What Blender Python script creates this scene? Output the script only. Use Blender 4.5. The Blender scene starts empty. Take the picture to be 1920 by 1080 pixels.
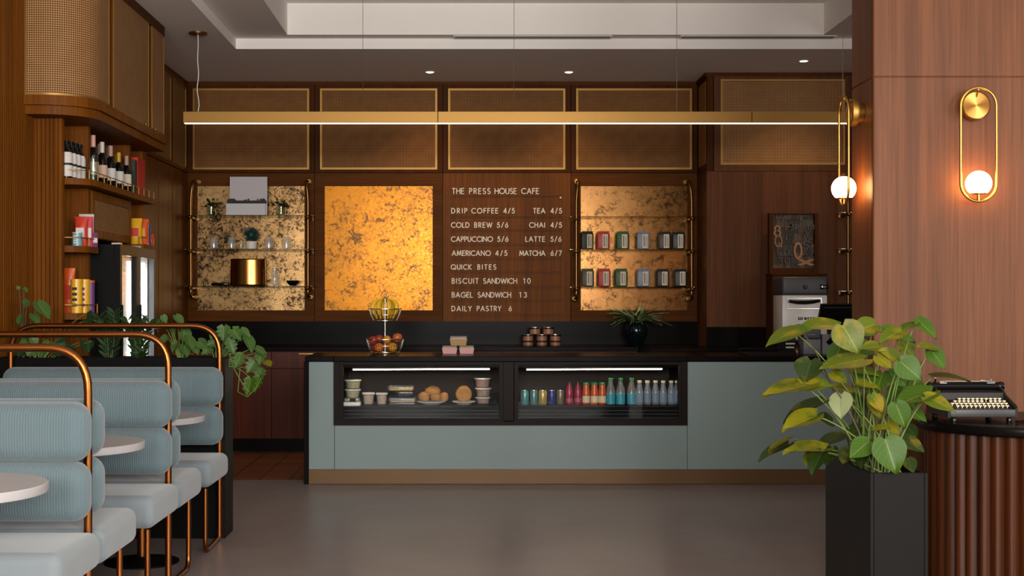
import bpy, bmesh, math, random
from mathutils import Vector, Matrix
random.seed(7)
PI = math.pi
SC = bpy.context.scene
COL = SC.collection

# ---------------------------------------------------------------- camera
F, H, CX, CY = 2500.0, 1.42, 880.0, 566.0      # focal length in px, eye height, vanishing point
cam_d = bpy.data.cameras.new('camera')
cam = bpy.data.objects.new('camera', cam_d)
COL.objects.link(cam)
cam.location = (0, 0, H)
cam.rotation_euler = (PI / 2, 0, 0)
cam_d.sensor_width = 36
cam_d.lens = F * 36 / 1920
cam_d.shift_x = (960 - CX) / 1920
cam_d.shift_y = (CY - 540) / 1920
cam_d.clip_start = 0.05
cam_d.clip_end = 100
SC.camera = cam

def X(px, D): return (px - CX) * D / F
def Z(py, D): return H + (CY - py) * D / F
def s2l(c): return c / 12.92 if c <= 0.04045 else ((c + 0.055) / 1.055) ** 2.4
def rgb(r, g, b): return (s2l(r / 255), s2l(g / 255), s2l(b / 255), 1)

# ---------------------------------------------------------------- world, daylight, exposure
world = bpy.data.worlds.new('world')
SC.world = world
world.use_nodes = True
bg = world.node_tree.nodes['Background']
bg.inputs[0].default_value = (0.75, 0.85, 1.0, 1)
bg.inputs[1].default_value = 0.35
SC.view_settings.view_transform = 'Standard'
SC.view_settings.look = 'None'
SC.view_settings.gamma = 1
SC.view_settings.use_curve_mapping = False
SC.view_settings.exposure = 0.2

def area(name, loc, target, sx, sy, power, color, spread=PI):
    l = bpy.data.lights.new(name, 'AREA')
    l.shape = 'RECTANGLE'; l.size = sx; l.size_y = sy
    l.energy = power; l.color = color; l.spread = spread
    o = bpy.data.objects.new(name, l)
    COL.objects.link(o)
    o.location = loc
    o.rotation_euler = (Vector(target) - Vector(loc)).to_track_quat('-Z', 'Y').to_euler()
    return o

def spot(name, loc, target, power, color, size, blend=0.6, r=0.04):
    l = bpy.data.lights.new(name, 'SPOT')
    l.energy = power; l.color = color; l.spot_size = size; l.spot_blend = blend
    l.shadow_soft_size = r
    o = bpy.data.objects.new(name, l)
    COL.objects.link(o)
    o.location = loc
    o.rotation_euler = (Vector(target) - Vector(loc)).to_track_quat('-Z', 'Y').to_euler()
    return o

def point(name, loc, power, color, r):
    l = bpy.data.lights.new(name, 'POINT')
    l.energy = power; l.color = color; l.shadow_soft_size = r
    o = bpy.data.objects.new(name, l)
    COL.objects.link(o)
    o.location = loc
    return o

DAY = (1.0, 0.97, 0.93)
WARM = (1.0, 0.62, 0.28)
# daylight through the windows behind the camera and along the right-hand side
WIN = [(-1.9, -0.1), (0.5, 2.3), (2.9, 4.7)]
for i, (a, b) in enumerate(WIN):
    area('window_daylight', ((a + b) / 2, -3.15, 2.45), ((a + b) / 2 - 0.2, 8, 1.9), b - a - 0.1, 1.7, (340, 300, 240)[i], DAY)
area('side_window_daylight', (6.45, 2.2, 1.9), (0, 5.5, 1.2), 3.0, 2.3, 150, (1.0, 0.98, 0.95))

# ---------------------------------------------------------------- materials
MATS = {}
def new_mat(name):
    m = bpy.data.materials.new(name); m.use_nodes = True
    nt = m.node_tree
    b = nt.nodes['Principled BSDF']
    MATS[name] = m
    return m, nt, b

def plain(name, col, rough=0.5, metal=0.0, spec=0.5, coat=0.0, emit=None, es=0, sheen=0, noise=0.0, nscale=40):
    m, nt, b = new_mat(name)
    b.inputs['Base Color'].default_value = col
    b.inputs['Roughness'].default_value = rough
    b.inputs['Metallic'].default_value = metal
    b.inputs['Specular IOR Level'].default_value = spec
    b.inputs['Coat Weight'].default_value = coat
    if sheen:
        b.inputs['Sheen Weight'].default_value = sheen
    if emit:
        b.inputs['Emission Color'].default_value = emit
        b.inputs['Emission Strength'].default_value = es
    if noise:
        N = nt.nodes
        tc = N.new('ShaderNodeTexCoord'); no = N.new('ShaderNodeTexNoise')
        no.inputs['Scale'].default_value = nscale; no.inputs['Detail'].default_value = 4
        mx = N.new('ShaderNodeMix'); mx.data_type = 'RGBA'
        nt.links.new(tc.outputs['Object'], no.inputs['Vector'])
        nt.links.new(no.outputs['Fac'], mx.inputs['Factor'])
        mx.inputs['A'].default_value = tuple(c * (1 - noise) for c in col[:3]) + (1,)
        mx.inputs['B'].default_value = tuple(min(1, c * (1 + noise)) for c in col[:3]) + (1,)
        nt.links.new(mx.outputs['Result'], b.inputs['Base Color'])
    return m

def wood(name, c1, c2, c3, grain='z', rough=0.42, fine=70, coat=0.0, spec=0.3):
    m, nt, b = new_mat(name)
    N, L = nt.nodes, nt.links
    tc = N.new('ShaderNodeTexCoord')
    def nz(sc, det, dist=0.0, rgh=0.6):
        mp = N.new('ShaderNodeMapping')
        s = [sc, sc, sc]
        s['xyz'.index(grain)] = sc * 0.022
        mp.inputs['Scale'].default_value = s
        L.new(tc.outputs['Object'], mp.inputs['Vector'])
        no = N.new('ShaderNodeTexNoise')
        no.inputs['Scale'].default_value = 1; no.inputs['Detail'].default_value = det
        no.inputs['Roughness'].default_value = rgh; no.inputs['Distortion'].default_value = dist
        L.new(mp.outputs['Vector'], no.inputs['Vector'])
        return no
    n1, n2 = nz(fine, 5, 0.3), nz(fine * 0.12, 3, 0.8)
    r1 = N.new('ShaderNodeValToRGB')
    r1.color_ramp.elements[0].position = 0.3; r1.color_ramp.elements[0].color = c1
    r1.color_ramp.elements[1].position = 0.7; r1.color_ramp.elements[1].color = c2
    L.new(n1.outputs['Fac'], r1.inputs['Fac'])
    r2 = N.new('ShaderNodeValToRGB')
    r2.color_ramp.elements[0].position = 0.42; r2.color_ramp.elements[0].color = (0, 0, 0, 1)
    r2.color_ramp.elements[1].position = 0.72; r2.color_ramp.elements[1].color = (1, 1, 1, 1)
    L.new(n2.outputs['Fac'], r2.inputs['Fac'])
    mu = N.new('ShaderNodeMath'); mu.operation = 'MULTIPLY'; mu.inputs[1].default_value = 0.6
    L.new(r2.outputs['Color'], mu.inputs[0])
    mx = N.new('ShaderNodeMix'); mx.data_type = 'RGBA'
    L.new(mu.outputs[0], mx.inputs['Factor'])
    L.new(r1.outputs['Color'], mx.inputs['A'])
    mx.inputs['B'].default_value = c3
    L.new(mx.outputs['Result'], b.inputs['Base Color'])
    b.inputs['Roughness'].default_value = rough
    b.inputs['Coat Weight'].default_value = coat
    b.inputs['Coat Roughness'].default_value = 0.2
    b.inputs['Specular IOR Level'].default_value = spec
    bp = N.new('ShaderNodeBump'); bp.inputs['Strength'].default_value = 0.08; bp.inputs['Distance'].default_value = 0.002
    L.new(n1.outputs['Fac'], bp.inputs['Height'])
    L.new(bp.outputs['Normal'], b.inputs['Normal'])
    return m

def mathn(nt, op, a, b=None):
    n = nt.nodes.new('ShaderNodeMath'); n.operation = op
    for i, v in enumerate((a, b)):
        if v is None: continue
        if isinstance(v, (int, float)): n.inputs[i].default_value = v
        else: nt.links.new(v, n.inputs[i])
    return n.outputs[0]

def cane(name, straw, straw2, hole, p=0.0145, hx=0.27):
    m, nt, b = new_mat(name)
    N, L = nt.nodes, nt.links
    uv = N.new('ShaderNodeUVMap'); uv.uv_map = 'UVMap'
    sp = N.new('ShaderNodeSeparateXYZ'); L.new(uv.outputs['UV'], sp.inputs[0])
    def cell(s):
        f = mathn(nt, 'FRACT', mathn(nt, 'MULTIPLY', s, 1 / p))
        return mathn(nt, 'ABSOLUTE', mathn(nt, 'SUBTRACT', f, 0.5))
    u, v = cell(sp.outputs[0]), cell(sp.outputs[1])
    mx = mathn(nt, 'MAXIMUM', u, v)
    a = mathn(nt, 'LESS_THAN', mx, hx)
    d = mathn(nt, 'LESS_THAN', mathn(nt, 'ADD', u, v), hx * 1.55)
    h = mathn(nt, 'MULTIPLY', a, d)
    no = N.new('ShaderNodeTexNoise'); no.inputs['Scale'].default_value = 9; no.inputs['Detail'].default_value = 5
    L.new(uv.outputs['UV'], no.inputs['Vector'])
    mc = N.new('ShaderNodeMix'); mc.data_type = 'RGBA'
    L.new(no.outputs['Fac'], mc.inputs['Factor'])
    mc.inputs['A'].default_value = straw; mc.inputs['B'].default_value = straw2
    m2 = N.new('ShaderNodeMix'); m2.data_type = 'RGBA'
    L.new(h, m2.inputs['Factor'])
    L.new(mc.outputs['Result'], m2.inputs['A']); m2.inputs['B'].default_value = hole
    L.new(m2.outputs['Result'], b.inputs['Base Color'])
    b.inputs['Roughness'].default_value = 0.6
    b.inputs['Specular IOR Level'].default_value = 0.15
    bp = N.new('ShaderNodeBump'); bp.inputs['Strength'].default_value = 0.5; bp.inputs['Distance'].default_value = 0.003; bp.invert = True
    L.new(h, bp.inputs['Height']); L.new(bp.outputs['Normal'], b.inputs['Normal'])
    return m

def antique(name, gold, gold2, spot_c, thr, metal=0.75, rough=0.3, sc=14):
    m, nt, b = new_mat(name)
    N, L = nt.nodes, nt.links
    tc = N.new('ShaderNodeTexCoord')
    def nz(s, det, dist=0.0):
        no = N.new('ShaderNodeTexNoise'); no.inputs['Scale'].default_value = s; no.inputs['Detail'].default_value = det
        no.inputs['Roughness'].default_value = 0.7; no.inputs['Distortion'].default_value = dist
        L.new(tc.outputs['Object'], no.inputs['Vector']); return no.outputs['Fac']
    big, mid, fin = nz(2.2, 3, 0.5), nz(sc, 6, 1.2), nz(sc * 4.5, 4, 0.6)
    sp = mathn(nt, 'ADD', mathn(nt, 'MULTIPLY', mid, 0.55), mathn(nt, 'ADD', mathn(nt, 'MULTIPLY', fin, 0.35), mathn(nt, 'MULTIPLY', big, 0.25)))
    r = N.new('ShaderNodeValToRGB')
    r.color_ramp.elements[0].position = thr; r.color_ramp.elements[0].color = (0, 0, 0, 1)
    r.color_ramp.elements[1].position = thr + 0.07; r.color_ramp.elements[1].color = (1, 1, 1, 1)
    L.new(sp, r.inputs['Fac'])
    g = N.new('ShaderNodeMix'); g.data_type = 'RGBA'
    L.new(big, g.inputs['Factor']); g.inputs['A'].default_value = gold; g.inputs['B'].default_value = gold2
    f = N.new('ShaderNodeMix'); f.data_type = 'RGBA'
    L.new(r.outputs['Color'], f.inputs['Factor']); L.new(g.outputs['Result'], f.inputs['A']); f.inputs['B'].default_value = spot_c
    L.new(f.outputs['Result'], b.inputs['Base Color'])
    b.inputs['Metallic'].default_value = metal
    L.new(mathn(nt, 'ADD', mathn(nt, 'MULTIPLY', fin, 0.3), rough - 0.12), b.inputs['Roughness'])
    return m

def fabric(name, c1, c2, rib=0.0, rough=0.9):
    m, nt, b = new_mat(name)
    N, L = nt.nodes, nt.links
    tc = N.new('ShaderNodeTexCoord')
    no = N.new('ShaderNodeTexNoise'); no.inputs['Scale'].default_value = 5; no.inputs['Detail'].default_value = 6
    L.new(tc.outputs['Object'], no.inputs['Vector'])
    fi = N.new('ShaderNodeTexNoise'); fi.inputs['Scale'].default_value = 260; fi.inputs['Detail'].default_value = 2
    L.new(tc.outputs['Object'], fi.inputs['Vector'])
    mx = N.new('ShaderNodeMix'); mx.data_type = 'RGBA'
    L.new(mathn(nt, 'ADD', mathn(nt, 'MULTIPLY', no.outputs['Fac'], 0.6), mathn(nt, 'MULTIPLY', fi.outputs['Fac'], 0.4)), mx.inputs['Factor'])
    mx.inputs['A'].default_value = c1; mx.inputs['B'].default_value = c2
    h = fi.outputs['Fac']
    colr = mx.outputs['Result']
    if rib:
        sp = N.new('ShaderNodeSeparateXYZ'); L.new(tc.outputs['Object'], sp.inputs[0])
        w = mathn(nt, 'ABSOLUTE', mathn(nt, 'SINE', mathn(nt, 'MULTIPLY', sp.outputs[0], PI / rib)))
        h = mathn(nt, 'ADD', mathn(nt, 'MULTIPLY', fi.outputs['Fac'], 0.25), w)
    L.new(colr, b.inputs['Base Color'])
    bp = N.new('ShaderNodeBump'); bp.inputs['Strength'].default_value = 0.55 if rib else 0.3
    bp.inputs['Distance'].default_value = 0.003 if rib else 0.0015
    L.new(h, bp.inputs['Height']); L.new(bp.outputs['Normal'], b.inputs['Normal'])
    b.inputs['Roughness'].default_value = rough
    b.inputs['Sheen Weight'].default_value = 0.35
    b.inputs['Sheen Roughness'].default_value = 0.5
    b.inputs['Specular IOR Level'].default_value = 0.2
    return m

def thin_fresnel(nt, fr):
    """the same reflection on both faces of a thin sheet (no total reflection from inside)"""
    g = nt.nodes.new('ShaderNodeNewGeometry')
    nt.links.new(mathn(nt, 'SUBTRACT', 1.5, mathn(nt, 'MULTIPLY', g.outputs['Backfacing'], 1.5 - 1 / 1.5)), fr.inputs['IOR'])

def pane(name, tint=(1, 1, 1, 1), refl=1.0, rough=0.02):
    """a thin sheet of glass: see-through with a Fresnel reflection"""
    m = bpy.data.materials.new(name); m.use_nodes = True
    nt = m.node_tree; N, L = nt.nodes, nt.links
    N.clear()
    out = N.new('ShaderNodeOutputMaterial'); mix = N.new('ShaderNodeMixShader')
    tr = N.new('ShaderNodeBsdfTransparent'); gl = N.new('ShaderNodeBsdfGlossy'); fr = N.new('ShaderNodeFresnel')
    thin_fresnel(nt, fr)
    tr.inputs['Color'].default_value = tint
    gl.inputs['Roughness'].default_value = rough
    L.new(mathn(nt, 'MULTIPLY', fr.outputs[0], refl), mix.inputs[0])
    L.new(tr.outputs[0], mix.inputs[1]); L.new(gl.outputs[0], mix.inputs[2]); L.new(mix.outputs[0], out.inputs[0])
    MATS[name] = m
    return m

def milky(name, col, dens=0.4):
    m = bpy.data.materials.new(name); m.use_nodes = True
    nt = m.node_tree; N, L = nt.nodes, nt.links
    N.clear()
    out = N.new('ShaderNodeOutputMaterial'); mix = N.new('ShaderNodeMixShader'); mix2 = N.new('ShaderNodeMixShader')
    tr = N.new('ShaderNodeBsdfTransparent'); gl = N.new('ShaderNodeBsdfGlossy'); df = N.new('ShaderNodeBsdfDiffuse'); fr = N.new('ShaderNodeFresnel')
    thin_fresnel(nt, fr)
    df.inputs['Color'].default_value = col; gl.inputs['Roughness'].default_value = 0.12
    mix.inputs[0].default_value = dens
    L.new(tr.outputs[0], mix.inputs[1]); L.new(df.outputs[0], mix.inputs[2])
    L.new(fr.outputs[0], mix2.inputs[0]); L.new(mix.outputs[0], mix2.inputs[1]); L.new(gl.outputs[0], mix2.inputs[2]); L.new(mix2.outputs[0], out.inputs[0])
    MATS[name] = m
    return m

def leafmat(name, c1, c2, vein, yellow=None, ythr=0.62):
    m, nt, b = new_mat(name)
    N, L = nt.nodes, nt.links
    tc = N.new('ShaderNodeTexCoord')
    no = N.new('ShaderNodeTexNoise'); no.inputs['Scale'].default_value = 9; no.inputs['Detail'].default_value = 4
    L.new(tc.outputs['Object'], no.inputs['Vector'])
    mx = N.new('ShaderNodeMix'); mx.data_type = 'RGBA'
    L.new(no.outputs['Fac'], mx.inputs['Factor']); mx.inputs['A'].default_value = c1; mx.inputs['B'].default_value = c2
    res = mx.outputs['Result']
    if yellow:
        n2 = N.new('ShaderNodeTexNoise'); n2.inputs['Scale'].default_value = 13; n2.inputs['Detail'].default_value = 3
        L.new(tc.outputs['Object'], n2.inputs['Vector'])
        r = N.new('ShaderNodeValToRGB')
        r.color_ramp.elements[0].position = ythr - 0.08; r.color_ramp.elements[1].position = ythr + 0.08
        L.new(n2.outputs['Fac'], r.inputs['Fac'])
        m3 = N.new('ShaderNodeMix'); m3.data_type = 'RGBA'
        L.new(r.outputs['Color'], m3.inputs['Factor']); L.new(res, m3.inputs['A']); m3.inputs['B'].default_value = yellow
        res = m3.outputs['Result']
    uv = N.new('ShaderNodeUVMap'); uv.uv_map = 'UVMap'
    sp = N.new('ShaderNodeSeparateXYZ'); L.new(uv.outputs['UV'], sp.inputs[0])
    a = mathn(nt, 'ABSOLUTE', sp.outputs[0])
    mid = mathn(nt, 'LESS_THAN', a, 0.035)
    lat = mathn(nt, 'LESS_THAN', mathn(nt, 'FRACT', mathn(nt, 'MULTIPLY', mathn(nt, 'SUBTRACT', sp.outputs[1], mathn(nt, 'MULTIPLY', a, 0.35)), 6.0)), 0.07)
    v = mathn(nt, 'MAXIMUM', mid, mathn(nt, 'MULTIPLY', lat, 0.45))
    m4 = N.new('ShaderNodeMix'); m4.data_type = 'RGBA'
    L.new(mathn(nt, 'MULTIPLY', v, 0.7), m4.inputs['Factor']); L.new(res, m4.inputs['A']); m4.inputs['B'].default_value = vein
    L.new(m4.outputs['Result'], b.inputs['Base Color'])
    b.inputs['Roughness'].default_value = 0.42
    b.inputs['Specular IOR Level'].default_value = 0.22
    bp = N.new('ShaderNodeBump'); bp.inputs['Strength'].default_value = 0.3; bp.inputs['Distance'].default_value = 0.002
    L.new(v, bp.inputs['Height']); L.new(bp.outputs['Normal'], b.inputs['Normal'])
    return m

def concrete(name):
    m, nt, b = new_mat(name)
    N, L = nt.nodes, nt.links
    tc = N.new('ShaderNodeTexCoord')
    def nz(s, det, st=(1, 1, 1)):
        mp = N.new('ShaderNodeMapping'); mp.inputs['Scale'].default_value = st
        L.new(tc.outputs['Object'], mp.inputs['Vector'])
        no = N.new('ShaderNodeTexNoise'); no.inputs['Scale'].default_value = s; no.inputs['Detail'].default_value = det
        no.inputs['Roughness'].default_value = 0.65
        L.new(mp.outputs['Vector'], no.inputs['Vector']); return no.outputs['Fac']
    a, c, d = nz(1.1, 5), nz(7, 6, (0.35, 1.6, 1)), nz(60, 3)
    s = mathn(nt, 'ADD', mathn(nt, 'MULTIPLY', a, 0.45), mathn(nt, 'ADD', mathn(nt, 'MULTIPLY', c, 0.35), mathn(nt, 'MULTIPLY', d, 0.2)))
    r = N.new('ShaderNodeValToRGB')
    r.color_ramp.elements[0].position = 0.32; r.color_ramp.elements[0].color = rgb(118, 108, 105)
    r.color_ramp.elements[1].position = 0.68; r.color_ramp.elements[1].color = rgb(146, 135, 131)
    L.new(s, r.inputs['Fac']); L.new(r.outputs['Color'], b.inputs['Base Color'])
    L.new(mathn(nt, 'ADD', mathn(nt, 'MULTIPLY', c, 0.2), 0.24), b.inputs['Roughness'])
    bp = N.new('ShaderNodeBump'); bp.inputs['Strength'].default_value = 0.05; bp.inputs['Distance'].default_value = 0.004
    L.new(c, bp.inputs['Height']); L.new(bp.outputs['Normal'], b.inputs['Normal'])
    return m

def tiles(name, c1, c2, grout, w):
    m, nt, b = new_mat(name)
    N, L = nt.nodes, nt.links
    tc = N.new('ShaderNodeTexCoord')
    br = N.new('ShaderNodeTexBrick')
    br.offset = 0.0
    br.inputs['Scale'].default_value = 1
    br.inputs['Brick Width'].default_value = w; br.inputs['Row Height'].default_value = w
    br.inputs['Mortar Size'].default_value = 0.006
    br.inputs['Color1'].default_value = c1; br.inputs['Color2'].default_value = c2; br.inputs['Mortar'].default_value = grout
    L.new(tc.outputs['Object'], br.inputs['Vector'])
    L.new(br.outputs['Color'], b.inputs['Base Color'])
    b.inputs['Roughness'].default_value = 0.45
    bp = N.new('ShaderNodeBump'); bp.inputs['Strength'].default_value = 0.4; bp.inputs['Distance'].default_value = 0.003; bp.invert = True
    L.new(br.outputs['Fac'], bp.inputs['Height']); L.new(bp.outputs['Normal'], b.inputs['Normal'])
    return m

W_WALL = wood('walnut_veneer', rgb(96, 52, 11), rgb(128, 74, 20), rgb(74, 39, 7), rough=0.45, spec=0.07)
W_COLUMN = wood('column_veneer', rgb(88, 52, 29), rgb(109, 67, 41), rgb(74, 43, 24), rough=0.5, fine=90, spec=0.2)
W_DARK = wood('dark_walnut', rgb(62, 32, 8), rgb(88, 48, 14), rgb(48, 25, 6), rough=0.5, spec=0.05)
W_DARKH = wood('dark_walnut_rail', rgb(74, 40, 10), rgb(104, 58, 17), rgb(58, 30, 7), grain='x', rough=0.5, spec=0.05)
W_RED = wood('red_walnut', rgb(80, 30, 9), rgb(102, 43, 15), rgb(64, 23, 7), rough=0.42, spec=0.2)
W_GREY = wood('grey_walnut', rgb(82, 46, 22), rgb(104, 62, 32), rgb(66, 37, 17), rough=0.52, spec=0.15)
W_FLUTE = wood('fluted_walnut', rgb(54, 24, 7), rgb(78, 37, 13), rgb(37, 16, 5), rough=0.35, coat=0.12, spec=0.2)
CANE = cane('cane_webbing', rgb(160, 110, 58), rgb(126, 82, 38), rgb(14, 8, 3), hx=0.3)
CANE_L = cane('pale_cane_webbing', rgb(176, 130, 82), rgb(150, 108, 66), rgb(18, 10, 5), hx=0.28)
BRASS = plain('brushed_brass', rgb(190, 142, 70), 0.3, 1.0)
BRASS_R = plain('radial_brushed_brass', rgb(178, 132, 66), 0.32, 1.0)
_n = BRASS_R.node_tree; _t = _n.nodes.new('ShaderNodeTangent'); _t.direction_type = 'RADIAL'; _t.axis = 'Y'
_n.nodes['Principled BSDF'].inputs['Anisotropic'].default_value = 0.9
_n.links.new(_t.outputs[0], _n.nodes['Principled BSDF'].inputs['Tangent'])
BRASS_D = plain('aged_brass', rgb(140, 104, 58), 0.32, 1.0)
BRASS_T = plain('satin_brass_trim', rgb(150, 112, 54), 0.42, 0.7)
BRONZE = plain('bronze_tube', rgb(150, 92, 46), 0.3, 1.0)
STEEL = plain('polished_steel', rgb(200, 196, 190), 0.2, 1.0)
WIRE = plain('chrome_wire', rgb(210, 200, 185), 0.25, 1.0)
PAINT = plain('white_ceiling_paint', rgb(240, 235, 229), 0.75)
TEAL = plain('grey_teal_lacquer', rgb(115, 133, 132), 0.5, noise=0.03, nscale=3)
KICK = plain('brass_kick_plate', rgb(88, 60, 25), 0.45, 0.4, noise=0.12, nscale=4)
STONE = plain('black_marble', rgb(15, 12, 11), 0.26, spec=0.045, noise=0.5, nscale=5)
BLACK = plain('black_metal', rgb(14, 13, 13), 0.35, spec=0.1)
BLACK_M = plain('matt_black', rgb(13, 12, 12), 0.6, spec=0.08)
BLACK_G = plain('gloss_black', rgb(12, 12, 13), 0.12, spec=0.25)
BLKWOOD = wood('black_stained_wood', rgb(22, 15, 11), rgb(32, 22, 16), rgb(17, 12, 9), grain='x', rough=0.45, spec=0.08)
GREYD = plain('dark_grey_plastic', rgb(62, 63, 66), 0.45)
GREYM = plain('mid_grey_plastic', rgb(100, 102, 106), 0.45)
WHITE = plain('white_laminate', rgb(176, 173, 173), 0.45)
WHITE_P = plain('white_plastic', rgb(228, 224, 214), 0.4)
CREAM = plain('cream_paper', rgb(216, 204, 182), 0.7)
LETTER = plain('white_letter', rgb(236, 222, 198), 0.5)
INK = plain('black_ink', rgb(22, 20, 20), 0.6)
CORD = fabric('blue_corduroy', rgb(86, 104, 110), rgb(104, 121, 126), rib=0.0105)
WEAVE = fabric('blue_grey_weave', rgb(113, 122, 126), rgb(131, 140, 144))
GLASS = pane('clear_glass', (0.97, 0.98, 0.97, 1))
GLASS_T = pane('shelf_glass', (0.88, 0.93, 0.88, 1), 1.6)
GLASS_C = pane('case_glass', (0.96, 0.97, 0.97, 1), 0.18)
CLEARP = milky('clear_plastic', (0.85, 0.86, 0.85, 1), 0.12)
GLOBE = plain('opal_globe', rgb(255, 240, 214), 0.3, emit=(1.0, 0.5, 0.17, 1), es=26)
LED = plain('led_strip', (1, 1, 1, 1), 0.5, emit=(1.0, 0.82, 0.58, 1), es=30)
LEDW = plain('led_diffuser', (1, 1, 1, 1), 0.5, emit=(1.0, 0.74, 0.42, 1), es=3)
DOWN = plain('downlight_lens', (1, 1, 1, 1), 0.5, emit=(1.0, 0.85, 0.65, 1), es=25)
FRIDGE_L = plain('fridge_tube', (1, 1, 1, 1), 0.5, emit=(0.95, 0.97, 1.0, 1), es=13)
MIR1 = antique('antique_mirror_pale', rgb(206, 168, 112), rgb(130, 88, 44), rgb(28, 16, 8), 0.568, sc=24, metal=0.8, rough=0.24)
MIR2 = antique('antique_mirror_gold', rgb(164, 100, 10), rgb(104, 66, 16), rgb(74, 46, 14), 0.59, sc=11, metal=0.8, rough=0.26)
MIR4 = antique('antique_mirror_copper', rgb(146, 104, 62), rgb(112, 74, 22), rgb(64, 40, 14), 0.585, sc=15, metal=0.8, rough=0.18)
FLOOR_M = concrete('polished_concrete')
TILE_M = tiles('terracotta_tile', rgb(128, 76, 46), rgb(108, 62, 38), rgb(52, 36, 28), 0.24)

# ---------------------------------------------------------------- mesh helpers
def round_path(pts, r, n=6):
    """fillet the inner corners of a polyline"""
    out = [Vector(pts[0])]
    for i in range(1, len(pts) - 1):
        p, a, b = Vector(pts[i]), Vector(pts[i - 1]), Vector(pts[i + 1])
        da, db = (a - p), (b - p)
        k = min(r, da.length * 0.49, db.length * 0.49)
        s, e = p + da.normalized() * k, p + db.normalized() * k
        for j in range(n + 1):
            t = j / n
            out.append(s * (1 - t) ** 2 + p * 2 * t * (1 - t) + e * t ** 2)
    out.append(Vector(pts[-1]))
    return out

def bez(p0, p1, p2, n=10):
    p0, p1, p2 = Vector(p0), Vector(p1), Vector(p2)
    return [p0 * (1 - t) ** 2 + p1 * 2 * t * (1 - t) + p2 * t * t for t in [i / n for i in range(n + 1)]]

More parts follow.
